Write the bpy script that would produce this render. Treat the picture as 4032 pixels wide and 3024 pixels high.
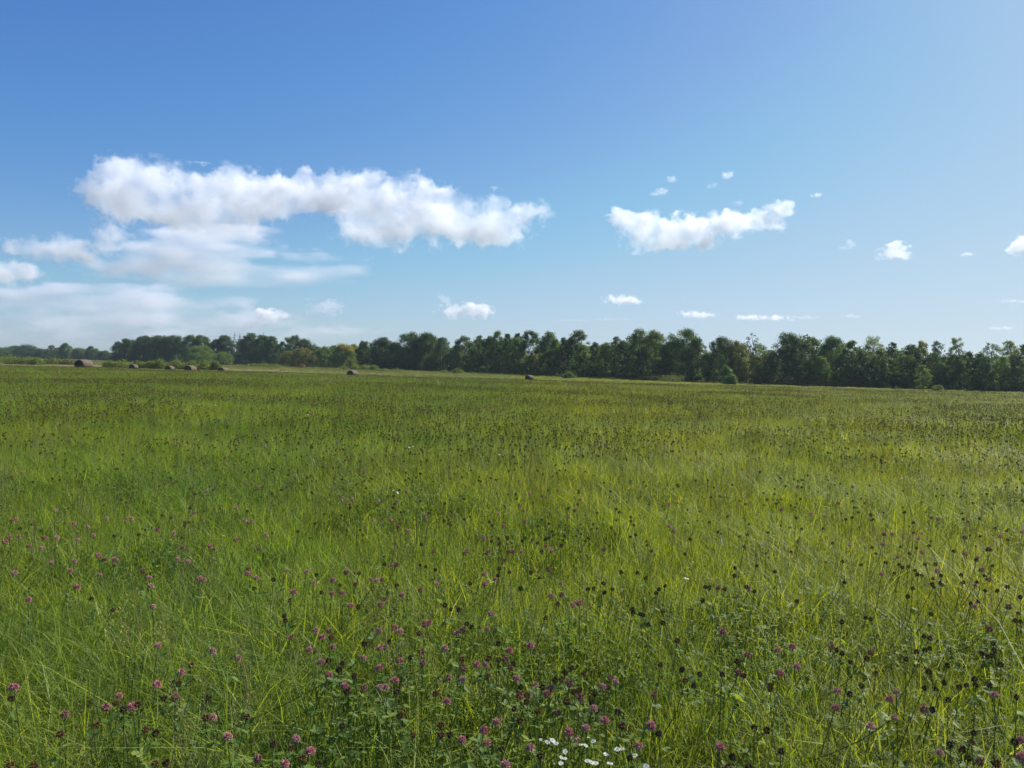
import bpy, math, random
import numpy as np
from mathutils import Matrix, Vector

random.seed(7)
RNG = np.random.default_rng(11)
scene = bpy.context.scene
for o in list(bpy.data.objects):
    bpy.data.objects.remove(o, do_unlink=True)
COL = scene.collection
R = math.radians

# ------------------------------------------------------------------ camera, sky, sun, exposure
F = 3104.0                      # focal length in pixels of the 4032 wide photograph
PITCH = math.atan(62 / F)       # looking slightly down
ROLL = R(0.50)
SLOPE = 0.0185                  # the whole field falls to the right
cam_d = bpy.data.cameras.new('camera')
cam_d.sensor_fit = 'HORIZONTAL'
cam_d.sensor_width = 36.0
cam_d.lens = 36.0 * F / 4032.0
cam_d.clip_start = 0.05
cam_d.clip_end = 60000.0
cam = bpy.data.objects.new('camera', cam_d)
COL.objects.link(cam)
fwd = Vector((0, math.cos(PITCH), -math.sin(PITCH)))
right0 = Vector((1, 0, 0))
up0 = right0.cross(fwd)
right = right0 * math.cos(ROLL) + up0 * math.sin(ROLL)
up = right.cross(fwd)
cam.matrix_world = Matrix(((right.x, up.x, -fwd.x, 0), (right.y, up.y, -fwd.y, 0), (right.z, up.z, -fwd.z, 0), (0, 0, 0, 1)))
scene.camera = cam

SUN_AZ, SUN_EL = 53.0, 40.0     # degrees right of the view, degrees above the horizon
world = bpy.data.worlds.new('World')
scene.world = world
world.use_nodes = True
wn = world.node_tree
wn.nodes.clear()
w_out = wn.nodes.new('ShaderNodeOutputWorld')
w_bg = wn.nodes.new('ShaderNodeBackground')
w_sky = wn.nodes.new('ShaderNodeTexSky')
w_sky.sky_type = 'NISHITA'
w_sky.sun_disc = False
w_sky.sun_elevation = R(SUN_EL)
w_sky.sun_rotation = R(SUN_AZ)
w_sky.altitude = 0
w_sky.air_density = 1.0
w_sky.dust_density = 0.6
w_sky.ozone_density = 10.0
w_bg.inputs['Strength'].default_value = 0.087
# a drier, deeper blue than the model's, and a paler glow near the horizon and the sun
w_sep = wn.nodes.new('ShaderNodeSeparateColor'); w_com = wn.nodes.new('ShaderNodeCombineColor')
wn.links.new(w_sky.outputs[0], w_sep.inputs[0])
CURVES = (((0, 0), (.067, .050), (.103, .084), (.157, .158), (.20, .205), (.30, .31), (.5, .40), (1, .47)),
          ((0, 0), (.147, .131), (.206, .197), (.31, .305), (.37, .375), (.55, .465), (1, .55)),
          ((0, 0), (.337, .375), (.455, .455), (.583, .52), (.7, .565), (1, .61)))
for ch, pts in enumerate(CURVES):
    m1 = wn.nodes.new('ShaderNodeMath'); m1.operation = 'MULTIPLY'; m1.inputs[1].default_value = 0.1
    fc = wn.nodes.new('ShaderNodeFloatCurve')
    cv = fc.mapping.curves[0]
    while len(cv.points) < len(pts): cv.points.new(0.5, 0.5)
    for p_, (x_, y_) in zip(cv.points, pts): p_.location = (x_, y_)
    fc.mapping.update()
    m2 = wn.nodes.new('ShaderNodeMath'); m2.operation = 'MULTIPLY'; m2.inputs[1].default_value = 10.0
    wn.links.new(w_sep.outputs[ch], m1.inputs[0]); wn.links.new(m1.outputs[0], fc.inputs['Value'])
    wn.links.new(fc.outputs[0], m2.inputs[0]); wn.links.new(m2.outputs[0], w_com.inputs[ch])
wn.links.new(w_com.outputs[0], w_bg.inputs[0])
wn.links.new(w_bg.outputs[0], w_out.inputs[0])

sun_d = bpy.data.lights.new('sun', 'SUN')
sun_d.energy = 5.0
sun_d.angle = R(0.5)
sun_d.color = (1.0, 0.96, 0.89)
sun = bpy.data.objects.new('sun', sun_d)
COL.objects.link(sun)
sun_dir = Vector((math.sin(R(SUN_AZ)) * math.cos(R(SUN_EL)), math.cos(R(SUN_AZ)) * math.cos(R(SUN_EL)), math.sin(R(SUN_EL))))
sun.rotation_euler = (-sun_dir).to_track_quat('-Z', 'Y').to_euler()

vs = scene.view_settings
vs.view_transform = 'Standard'
vs.look = 'None'
vs.exposure = 0.68
vs.gamma = 1.0
scene.render.engine = 'CYCLES'
cy = scene.cycles
cy.use_denoising = True
cy.max_bounces = 16
cy.diffuse_bounces = 3
cy.glossy_bounces = 2
cy.transmission_bounces = 4
cy.transparent_max_bounces = 8
cy.volume_bounces = 12
cy.sample_clamp_indirect = 6.0


# ------------------------------------------------------------------ helpers
def tag(o, label=None, cat=None, group=None, kind=None):
    if label: o['label'] = label
    if cat: o['category'] = cat
    if group: o['group'] = group
    if kind: o['kind'] = kind
    return o


def link(name, data, parent=None, mats=()):
    o = bpy.data.objects.new(name, data)
    COL.objects.link(o)
    if parent is not None:
        o.parent = parent
    for m in mats:
        data.materials.append(m)
    return o


def mesh(name, V, faces, attrs=None, smooth=False, mat_idx=None):
    """V n x 3, faces: list of int arrays (m x k); attrs {name: per-vertex float array}."""
    me = bpy.data.meshes.new(name)
    V = np.asarray(V, np.float32)
    me.vertices.add(len(V))
    me.vertices.foreach_set('co', V.ravel())
    if isinstance(faces, np.ndarray): faces = [faces]
    faces = [np.asarray(f, np.int32) for f in faces if len(f)]
    if faces:
        loops = np.concatenate([f.ravel() for f in faces])
        tot = np.concatenate([np.full(len(f), f.shape[1], np.int32) for f in faces])
        start = np.concatenate([[0], np.cumsum(tot)[:-1]]).astype(np.int32)
        me.loops.add(len(loops))
        me.loops.foreach_set('vertex_index', loops)
        me.polygons.add(len(tot))
        me.polygons.foreach_set('loop_start', start)
        me.polygons.foreach_set('loop_total', tot)
        me.polygons.foreach_set('use_smooth', np.full(len(tot), smooth, bool))
        if mat_idx is not None:
            me.polygons.foreach_set('material_index', np.asarray(mat_idx, np.int32))
    for k, a in (attrs or {}).items():
        a = np.asarray(a)
        if a.ndim == 2:
            at = me.attributes.new(k, 'FLOAT_VECTOR', 'POINT'); at.data.foreach_set('vector', a.astype(np.float32).ravel())
        elif a.dtype.kind == 'i':
            at = me.attributes.new(k, 'INT', 'POINT'); at.data.foreach_set('value', a.astype(np.int32))
        else:
            at = me.attributes.new(k, 'FLOAT', 'POINT'); at.data.foreach_set('value', a.astype(np.float32))
    me.update(calc_edges=True)
    me.validate()
    return me


class Geo:
    """Collects pieces into one mesh."""
    def __init__(s): s.V = []; s.F = {}; s.n = 0; s.A = []; s.M = {}
    def add(s, V, F, a=0.0, m=0):
        V = np.asarray(V, float); F = np.asarray(F, int)
        s.V.append(V); k = F.shape[1]
        s.F.setdefault(k, []).append(F + s.n); s.M.setdefault(k, []).append(np.full(len(F), m))
        s.A.append(np.full(len(V), a) if np.isscalar(a) else np.asarray(a)); s.n += len(V)
    def mesh(s, name, smooth=False):
        ks = sorted(s.F)
        return mesh(name, np.concatenate(s.V), [np.concatenate(s.F[k]) for k in ks], {'var': np.concatenate(s.A)}, smooth,
                    np.concatenate([np.concatenate(s.M[k]) for k in ks]))


def tube(geo, pts, rad, n=6, a=0.0, m=0):
    pts = np.asarray(pts, float); k = len(pts)
    rad = np.broadcast_to(np.asarray(rad, float), (k,))
    V = []
    for i in range(k):
        t = pts[min(i + 1, k - 1)] - pts[max(i - 1, 0)]
        t /= np.linalg.norm(t) + 1e-9
        x = np.cross(t, [0.31, 0.95, 0.05]); x /= np.linalg.norm(x) + 1e-9
        y = np.cross(t, x)
        th = np.arange(n) / n * 2 * np.pi
        V.append(pts[i] + rad[i] * (np.cos(th)[:, None] * x + np.sin(th)[:, None] * y))
    V = np.concatenate(V)
    j = np.arange(n); j2 = (j + 1) % n
    Fq = np.concatenate([np.stack([i * n + j, i * n + j2, (i + 1) * n + j2, (i + 1) * n + j], 1) for i in range(k - 1)])
    geo.add(V, Fq, a, m)


LAT = np.random.default_rng(3).random((64, 64, 64)).astype(np.float32)


def noise3(x, y, z):
    x, y, z = np.broadcast_arrays(x, y, z)
    xi, yi, zi = np.floor(x).astype(int), np.floor(y).astype(int), np.floor(z).astype(int)
    f = lambda t: t * t * (3 - 2 * t)
    fx, fy, fz = f(x - xi), f(y - yi), f(z - zi)
    o = 0.0
    for a in (0, 1):
        for b in (0, 1):
            for c in (0, 1):
                w = (fx if a else 1 - fx) * (fy if b else 1 - fy) * (fz if c else 1 - fz)
                o = o + w * LAT[(xi + a) & 63, (yi + b) & 63, (zi + c) & 63]
    return o


def fbm(x, y, z, oct=4, gain=0.5):
    o, a, s = 0.0, 1.0, 0.0
    for i in range(oct):
        o = o + a * noise3(x * 2.03 ** i + 7.7 * i, y * 2.03 ** i + 3.1 * i, z * 2.03 ** i + 5.3 * i)
        s += a; a *= gain
    return o / s


def sstep(a, b, x):
    t = np.clip((x - a) / (b - a), 0, 1)
    return t * t * (3 - 2 * t)


def terrain(x, y):
    x = np.asarray(x, float); y = np.asarray(y, float)
    p = -1.45 - 1.10 * sstep(70, 172, y) + 0.15 * sstep(180, 260, y)
    bump = 0.05 * np.sin(x * 0.31 + 1.3) * np.sin(y * 0.27) * sstep(6, 20, y) + 0.05 * np.sin(x * 0.053 + y * 0.041)
    return p - SLOPE * x + bump


def ray(u, v):
    a, b = (u - 2016) / F, -(v - 1512) / F
    d = np.array(fwd) + a * np.array(right) + b * np.array(up)
    return d


def at_depth(u, v, y):
    d = ray(u, v)
    return d * (y / d[1])


def on_field(u, v, h):
    """Where the line of sight through a pixel of the photograph meets the surface h above the ground."""
    d = ray(u, v); t = 3.0
    for _ in range(40):
        p = d * t
        e = p[2] - (terrain(p[0], p[1]) + h)
        t += e / 0.45 if abs(d[2]) > 0.2 else e / max(0.04, -d[2])
        t = max(0.5, min(t, 300))
    return d * t


# ------------------------------------------------------------------ materials
def new_mat(name):
    m = bpy.data.materials.new(name)
    m.use_nodes = True
    nt = m.node_tree
    nt.nodes.clear()
    return m, nt, nt.nodes.new('ShaderNodeOutputMaterial')


def N(nt, typ, **kw):
    n = nt.nodes.new(typ)
    for k, v in kw.items():
        if k in n.inputs: n.inputs[k].default_value = v
        else: setattr(n, k, v)
    return n


def ramp(nt, fac, stops):
    r = nt.nodes.new('ShaderNodeValToRGB')
    e = r.color_ramp.elements
    while len(e) < len(stops): e.new(0.5)
    for i, (p, c) in enumerate(stops):
        e[i].position = p; e[i].color = (*c, 1)
    nt.links.new(fac, r.inputs[0])
    return r.outputs[0]


def mixc(nt, fac, a, b, blend='MIX'):
    m = nt.nodes.new('ShaderNodeMix'); m.data_type = 'RGBA'; m.blend_type = blend
    for s, v in ((m.inputs[0], fac), (m.inputs[6], a), (m.inputs[7], b)):
        if hasattr(v, 'links'): nt.links.new(v, s)
        else: s.default_value = v if np.isscalar(v) else (*v, 1)
    return m.outputs[2]


def leaf_mat(name, c0, c1, trans=0.4, tcol=1.5, rough=0.5, spec=0.4, patch=None, pscale=0.25, inst=False, c2=None):
    """Thin green tissue: a glossy diffuse side and light coming through; var = each leaf's own tint."""
    m, nt, out = new_mat(name)
    a = N(nt, 'ShaderNodeAttribute', attribute_name='var')
    stops = [(0.0, c0), (1.0, c1)] if c2 is None else [(0.0, c0), (0.8, c1), (1.0, c2)]
    col = ramp(nt, a.outputs['Fac'], stops)
    geo = N(nt, 'ShaderNodeNewGeometry')
    if patch is not None:
        nz = N(nt, 'ShaderNodeTexNoise', Scale=pscale, Detail=3.0, Roughness=0.6)
        nt.links.new(geo.outputs['Position'], nz.inputs['Vector'])
        f = ramp(nt, nz.outputs['Fac'], [(0.36, (0, 0, 0)), (0.64, (1, 1, 1))])
        col = mixc(nt, f, col, mixc(nt, 1.0, col, patch, 'MULTIPLY'))
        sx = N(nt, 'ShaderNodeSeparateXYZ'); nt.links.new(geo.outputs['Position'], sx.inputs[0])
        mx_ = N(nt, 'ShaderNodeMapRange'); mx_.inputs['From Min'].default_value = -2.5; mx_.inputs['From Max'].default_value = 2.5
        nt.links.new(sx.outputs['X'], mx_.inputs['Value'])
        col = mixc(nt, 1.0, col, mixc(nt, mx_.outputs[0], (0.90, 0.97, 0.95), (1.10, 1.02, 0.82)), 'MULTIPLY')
    if inst:
        oi = N(nt, 'ShaderNodeObjectInfo')
        f = ramp(nt, oi.outputs['Random'], [(0, (0.72, 0.78, 0.8)), (0.5, (1, 1, 1)), (1, (1.3, 1.16, 1.0))])
        col = mixc(nt, 1.0, col, f, 'MULTIPLY')
    p = N(nt, 'ShaderNodeBsdfPrincipled')
    p.inputs['Roughness'].default_value = rough
    p.inputs['Specular IOR Level'].default_value = spec
    nt.links.new(col, p.inputs['Base Color'])
    t = N(nt, 'ShaderNodeBsdfTranslucent')
    tc = mixc(nt, 1.0, col, (tcol * 1.15, tcol * 1.1, tcol * 0.42), 'MULTIPLY')
    nt.links.new(tc, t.inputs[0])
    mx = N(nt, 'ShaderNodeMixShader'); mx.inputs[0].default_value = trans
    nt.links.new(p.outputs[0], mx.inputs[1]); nt.links.new(t.outputs[0], mx.inputs[2])
    nt.links.new(mx.outputs[0], out.inputs['Surface'])
    return m


def rough_mat(name, c0, c1, scale=8.0, detail=6.0, rough=0.9, stretch=(1, 1, 1), bump=0.0, objspace=True):
    m, nt, out = new_mat(name)
    tc = N(nt, 'ShaderNodeTexCoord')
    mp = N(nt, 'ShaderNodeMapping', Scale=stretch)
    nt.links.new(tc.outputs['Object'], mp.inputs[0])
    nz = N(nt, 'ShaderNodeTexNoise', Scale=scale, Detail=detail, Roughness=0.65)
    nt.links.new(mp.outputs[0], nz.inputs['Vector'])
    col = ramp(nt, nz.outputs['Fac'], [(0.3, c0), (0.7, c1)])
    p = N(nt, 'ShaderNodeBsdfPrincipled', Roughness=rough)
    p.inputs['Specular IOR Level'].default_value = 0.2
    nt.links.new(col, p.inputs['Base Color'])
    if bump:
        b = N(nt, 'ShaderNodeBump', Strength=bump, Distance=0.05)
        nt.links.new(nz.outputs['Fac'], b.inputs['Height']); nt.links.new(b.outputs[0], p.inputs['Normal'])
    nt.links.new(p.outputs[0], out.inputs['Surface'])
    return m


M = {}
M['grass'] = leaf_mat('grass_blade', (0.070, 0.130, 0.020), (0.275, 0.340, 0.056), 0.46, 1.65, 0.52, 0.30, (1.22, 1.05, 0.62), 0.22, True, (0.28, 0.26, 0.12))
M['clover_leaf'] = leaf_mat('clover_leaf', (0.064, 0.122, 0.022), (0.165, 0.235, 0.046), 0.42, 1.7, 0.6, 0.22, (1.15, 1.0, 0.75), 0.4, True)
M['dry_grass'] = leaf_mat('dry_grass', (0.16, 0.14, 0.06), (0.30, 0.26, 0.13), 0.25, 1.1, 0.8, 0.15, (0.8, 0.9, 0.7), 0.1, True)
M['stem'] = leaf_mat('green_stem', (0.08, 0.125, 0.028), (0.10, 0.15, 0.035), 0.25, 1.2, 0.6, 0.2)
M['pink'] = leaf_mat('pink_florets', (0.46, 0.19, 0.21), (0.66, 0.34, 0.37), 0.35, 1.0, 0.7, 0.2)
M['pale_pink'] = leaf_mat('pale_pink_florets', (0.48, 0.26, 0.25), (0.68, 0.44, 0.43), 0.35, 1.0, 0.7, 0.2)
M['faded'] = leaf_mat('faded_florets', (0.20, 0.105, 0.05), (0.56, 0.27, 0.27), 0.25, 1.0, 0.8, 0.15)
M['brown'] = leaf_mat('brown_seed_head', (0.034, 0.026, 0.013), (0.135, 0.095, 0.045), 0.05, 1.0, 0.9, 0.1)
M['rusty'] = leaf_mat('rusty_seed_head', (0.090, 0.056, 0.022), (0.250, 0.150, 0.060), 0.12, 1.0, 0.9, 0.1)
M['petal'] = leaf_mat('white_petal', (0.50, 0.52, 0.44), (0.64, 0.66, 0.58), 0.3, 0.9, 0.6, 0.2)
M['flower_centre'] = leaf_mat('yellow_flower_centre', (0.50, 0.46, 0.16), (0.55, 0.5, 0.16), 0.1, 1.0, 0.8, 0.2)
M['soil'] = rough_mat('soil', (0.030, 0.034, 0.016), (0.055, 0.060, 0.026), 3.0)
M['hay_end'] = rough_mat('hay_end', (0.045, 0.036, 0.028), (0.10, 0.080, 0.058), 9.0, 8.0, 0.95, (1, 1, 1), 0.6)
M['hay_side'] = rough_mat('hay_side', (0.068, 0.056, 0.040), (0.20, 0.165, 0.115), 7.0, 8.0, 0.95, (0.6, 5, 5), 0.6)
M['twine'] = rough_mat('twine', (0.25, 0.24, 0.2), (0.4, 0.38, 0.3), 20.0)
M['bark'] = rough_mat('bark', (0.06, 0.05, 0.038), (0.14, 0.115, 0.09), 3.0, 6, 0.95, (3, 3, 0.6))
M['birch_bark'] = rough_mat('birch_bark', (0.18, 0.175, 0.16), (0.40, 0.39, 0.36), 2.0, 6, 0.9, (1, 1, 4))

# ------------------------------------------------------------------ ground
gx = np.unique(np.concatenate([np.linspace(-6000, -700, 12), np.linspace(-700, 700, 141), np.linspace(700, 6000, 12)]))
gy = np.unique(np.concatenate([np.linspace(-900, -30, 8), np.linspace(-30, 60, 61), np.linspace(60, 320, 105), np.linspace(320, 1000, 18), np.linspace(1000, 6000, 11)]))
X, Y = np.meshgrid(gx, gy)
Z = terrain(X, Y)
nx, ny = len(gx), len(gy)
ii = (np.arange(ny - 1)[:, None] * nx + np.arange(nx - 1)[None]).ravel()
gm, gnt, gout = new_mat('meadow_ground')
g_geo = N(gnt, 'ShaderNodeNewGeometry')
g_sep = N(gnt, 'ShaderNodeSeparateXYZ'); gnt.links.new(g_geo.outputs['Position'], g_sep.inputs[0])
nz = N(gnt, 'ShaderNodeTexNoise', Scale=2.2, Detail=8.0, Roughness=0.7); gnt.links.new(g_geo.outputs['Position'], nz.inputs['Vector'])
soil = ramp(gnt, nz.outputs['Fac'], [(0.3, (0.026, 0.034, 0.012)), (0.7, (0.06, 0.072, 0.022))])
nz2 = N(gnt, 'ShaderNodeTexNoise', Scale=0.35, Detail=8.0, Roughness=0.75); gnt.links.new(g_geo.outputs['Position'], nz2.inputs['Vector'])
stub = ramp(gnt, nz2.outputs['Fac'], [(0.3, (0.10, 0.098, 0.040)), (0.7, (0.20, 0.18, 0.085))])
mr = N(gnt, 'ShaderNodeMapRange'); mr.inputs['From Min'].default_value = 92; mr.inputs['From Max'].default_value = 100
gnt.links.new(g_sep.outputs['Y'], mr.inputs['Value'])
mrx = N(gnt, 'ShaderNodeMapRange'); mrx.inputs['From Min'].default_value = -35; mrx.inputs['From Max'].default_value = 10
gnt.links.new(g_sep.outputs['X'], mrx.inputs['Value'])
stub = mixc(gnt, mrx.outputs[0], stub, soil)
c_near = mixc(gnt, mr.outputs[0], soil, stub)
mr2 = N(gnt, 'ShaderNodeMapRange'); mr2.inputs['From Min'].default_value = 330; mr2.inputs['From Max'].default_value = 420
gnt.links.new(g_sep.outputs['Y'], mr2.inputs['Value'])
c_all = mixc(gnt, mr2.outputs[0], c_near, (0.06, 0.075, 0.025))
gp = N(gnt, 'ShaderNodeBsdfPrincipled', Roughness=0.95); gnt.links.new(c_all, gp.inputs['Base Color'])
gp.inputs['Specular IOR Level'].default_value = 0.1
gnt.links.new(gp.outputs[0], gout.inputs['Surface'])
ground = link('ground', mesh('ground', np.stack([X.ravel(), Y.ravel(), Z.ravel()], 1), np.stack([ii, ii + 1, ii + nx + 1, ii + nx], 1), smooth=True), mats=(gm,))
tag(ground, kind='structure')


# ------------------------------------------------------------------ grass and clover leaves (nobody could count them)
def blades(geo, n, spread, hmin, hmax, wid, bend, seed, m=0, vlo=0.0, vhi=0.78, seg=4, stalk=0.03):
    r = np.random.default_rng(seed)
    px, py = r.normal(0, spread * 0.55, n), r.normal(0, spread * 0.55, n)
    h = r.uniform(hmin, hmax, n); th = r.uniform(0, 2 * np.pi, n); bd = np.abs(r.normal(bend, bend * 0.5, n)) * h
    w = wid * r.uniform(0.6, 1.3, n); var = r.uniform(vlo, vhi, n) ** 1.2
    dry = r.random(n) < stalk
    var[dry] = r.uniform(0.92, 1.0, dry.sum())
    t = np.linspace(0, 1, seg + 1)
    face = th + r.uniform(-1.2, 1.2, n) + np.pi / 2
    V = np.zeros((n, 2 * seg + 1, 3))
    for k in range(seg + 1):
        cx = px + np.cos(th) * bd * t[k] ** 2.0; cyy = py + np.sin(th) * bd * t[k] ** 2.0
        cz = h * (t[k] - 0.28 * np.clip(bd / h, 0, 1.6) * t[k] ** 3)
        ww = w * (1 - t[k] ** 1.8) * 0.5
        ex, ey = np.cos(face) * ww, np.sin(face) * ww
        if k < seg:
            V[:, 2 * k] = np.stack([cx - ex, cyy - ey, cz], 1); V[:, 2 * k + 1] = np.stack([cx + ex, cyy + ey, cz], 1)
        else:
            V[:, 2 * seg] = np.stack([cx, cyy, cz], 1)
    b = (np.arange(n) * (2 * seg + 1))[:, None]
    q = np.concatenate([b + np.array([2 * k, 2 * k + 1, 2 * k + 3, 2 * k + 2])[None] for k in range(seg - 1)])
    tr = b + np.array([2 * seg - 2, 2 * seg - 1, 2 * seg])[None]
    n0 = geo.n
    geo.add(V.reshape(-1, 3), q, np.repeat(var, 2 * seg + 1), m)
    geo.F.setdefault(3, []).append(tr + n0); geo.M.setdefault(3, []).append(np.full(len(tr), m))


LEAFLET = np.array([[0, 0, 0], [0.35, -0.30, 0.05], [0.80, -0.26, 0.04], [1.0, 0, -0.04], [0.80, 0.26, 0.04], [0.35, 0.30, 0.05]])


def trifoliate(geo, p, size, heading, tilt, rnd, a, m=0):
    for k in (-1, 0, 1):
        an = heading + k * 1.75
        L = LEAFLET * size * rnd.uniform(0.85, 1.15)
        c, s = math.cos(an), math.sin(an)
        tl = tilt + rnd.uniform(-0.35, 0.35)
        x = L[:, 0] * math.cos(tl); z = L[:, 2] + L[:, 0] * math.sin(tl); y = L[:, 1]
        V = np.stack([x * c - y * s, x * s + y * c, z], 1) + p
        geo.add(V, np.array([[0, 1, 2, 3], [0, 3, 4, 5]]), min(1, max(0, a + rnd.uniform(-0.15, 0.15))), m)


def clover_leaves(geo, n, spread, hmin, hmax, size, seed, m=0):
    rnd = random.Random(seed)
    for _ in range(n):
        p = np.array([rnd.gauss(0, spread * 0.55), rnd.gauss(0, spread * 0.55), rnd.uniform(hmin, hmax)])
        trifoliate(geo, p, size * rnd.uniform(0.7, 1.3), rnd.uniform(0, 6.3), rnd.uniform(-0.5, 0.5), rnd, rnd.random(), m)
        if rnd.random() < 0.6:
            tube(geo, [[p[0] * 0.6, p[1] * 0.6, 0], [p[0] * 0.8, p[1] * 0.8, p[2] * 0.6], p], 0.0011, 3, 0.2, m)


tufts = bpy.data.collections.new('tuft_kinds')
tuft_n = [0]


def tuft(name, build, mats):
    g = Geo(); build(g)
    me = g.mesh(name)
    for x in mats: me.materials.append(x)
    o = bpy.data.objects.new('tuft_%02d' % tuft_n[0], me); tufts.objects.link(o)
    tuft_n[0] += 1
    return tuft_n[0] - 1


T_UP = [tuft('grass_upright', lambda g, s=s: blades(g, 125, 0.17, 0.20, 0.41, 0.0047, 0.50, s, stalk=0.015), (M['grass'],)) for s in range(4)]
T_LAX = [tuft('grass_lax', lambda g, s=s: blades(g, 105, 0.19, 0.24, 0.46, 0.0052, 0.95, s, stalk=0.02), (M['grass'],)) for s in range(10, 14)]
T_CLO = [tuft('clover_clump', lambda g, s=s: (clover_leaves(g, 40, 0.17, 0.12, 0.37, 0.0165, s), blades(g, 46, 0.17, 0.2, 0.43, 0.0048, 0.55, s, 1)), (M['clover_leaf'], M['grass'])) for s in range(20, 23)]
def panicles(g, n, spread, hmin, hmax, seed):
    r = random.Random(seed)
    for _ in range(n):
        a, q = r.uniform(0, 6.3), spread * r.random()
        b = np.array([math.cos(a) * q, math.sin(a) * q, 0]); h = r.uniform(hmin, hmax); l = r.uniform(0.02, 0.14); e = r.uniform(0, 6.3)
        top = b + np.array([math.cos(e) * l, math.sin(e) * l, h])
        tube(g, [b, (b + top) / 2 + np.array([0, 0, 0.04 * h]), top], [0.0013, 0.0011, 0.0006], 3, r.uniform(0.2, 0.9))
        for k in range(14):
            t = 0.72 + 0.28 * k / 14; w = 0.014 * (1.05 - t) / 0.3 + 0.003
            p = b + (top - b) * t + np.array([r.gauss(0, w), r.gauss(0, w), 0.01])
            d = np.array([r.gauss(0, 1), r.gauss(0, 1), 1.5]); d *= 0.010 / np.linalg.norm(d); c = np.array([0.0022, 0.0008, 0])
            g.add([p - c, p + c, p + d], [[0, 1, 2]], r.uniform(0.2, 1.0))


T_BROAD = [tuft('grass_broad', lambda g, s=s: blades(g, 30, 0.14, 0.18, 0.38, 0.0095, 0.85, s, vlo=0.1, vhi=0.75, stalk=0.04), (M['grass'],)) for s in range(60, 62)]
T_DRY = [tuft('dry_stalks', lambda g, s=s: (blades(g, 14, 0.15, 0.20, 0.42, 0.0030, 0.5, s, 0, 0.1, 1.0), panicles(g, 7, 0.14, 0.42, 0.60, s)), (M['dry_grass'],)) for s in range(30, 32)]
# the same growth as it reads farther off: more ground to a clump, fewer and broader blades
T_FAR = [tuft('grass_far', lambda g, s=s: (blades(g, 90, 0.42, 0.18, 0.46, 0.010, 0.8, s, 0, 0, 0.85, 3, 0.10), clover_leaves(g, 26, 0.40, 0.22, 0.40, 0.034, s, 1)), (M['grass'], M['clover_leaf'])) for s in range(40, 44)]
T_FARDRY = [tuft('dry_far', lambda g, s=s: blades(g, 60, 0.45, 0.25, 0.60, 0.012, 0.35, s, 0, 0.1, 1.0, 3), (M['dry_grass'],)) for s in range(50, 52)]


def instancer_group(name, coll):
    ng = bpy.data.node_groups.new(name, 'GeometryNodeTree')
    ng.interface.new_socket('Geometry', in_out='INPUT', socket_type='NodeSocketGeometry')
    ng.interface.new_socket('Geometry', in_out='OUTPUT', socket_type='NodeSocketGeometry')
    gi, go = ng.nodes.new('NodeGroupInput'), ng.nodes.new('NodeGroupOutput')
    ci = ng.nodes.new('GeometryNodeCollectionInfo')
    ci.inputs['Collection'].default_value = coll
    ci.inputs['Separate Children'].default_value = True
    ci.inputs['Reset Children'].default_value = True
    iop = ng.nodes.new('GeometryNodeInstanceOnPoints')
    iop.inputs['Pick Instance'].default_value = True
    def na(nm, typ):
        n = ng.nodes.new('GeometryNodeInputNamedAttribute'); n.data_type = typ; n.inputs['Name'].default_value = nm
        return next(o for o in n.outputs if o.enabled and o.name == 'Attribute')
    L = ng.links.new
    L(gi.outputs[0], iop.inputs['Points']); L(ci.outputs[0], iop.inputs['Instance'])
    L(na('variant', 'INT'), iop.inputs['Instance Index'])
    L(na('turn', 'FLOAT_VECTOR'), iop.inputs['Rotation'])
    L(na('size', 'FLOAT_VECTOR'), iop.inputs['Scale'])
    L(iop.outputs[0], go.inputs[0])
    return ng


NG_TUFT = instancer_group('scatter_tufts', tufts)


def scatter(name, P, variant, size, turn, label, cat, group_tree=None, tilt=0.12):
    me = mesh(name, P, [], {'variant': variant.astype(int), 'size': size, 'turn': turn})
    o = link(name, me)
    md = o.modifiers.new('scatter', 'NODES'); md.node_group = group_tree or NG_TUFT
    return tag(o, label, cat, kind='stuff')


def wedge(y0, y1, dens, margin=4.0, half=0.80):
    """Random points of the field between two distances, a little wider than the view."""
    area = (half * (y0 + y1) + 2 * margin) * (y1 - y0)
    n = int(area * dens)
    y = np.sqrt(RNG.uniform(y0 ** 2, y1 ** 2, n)) if y0 > 3 else RNG.uniform(y0, y1, n)
    x = RNG.uniform(-1, 1, n) * (half * np.maximum(y, 0) + margin)
    return x, y


def clover_patch(x, y):
    return fbm(x * 0.55 + 3, y * 0.55 + 9, 0.5, 3)


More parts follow.
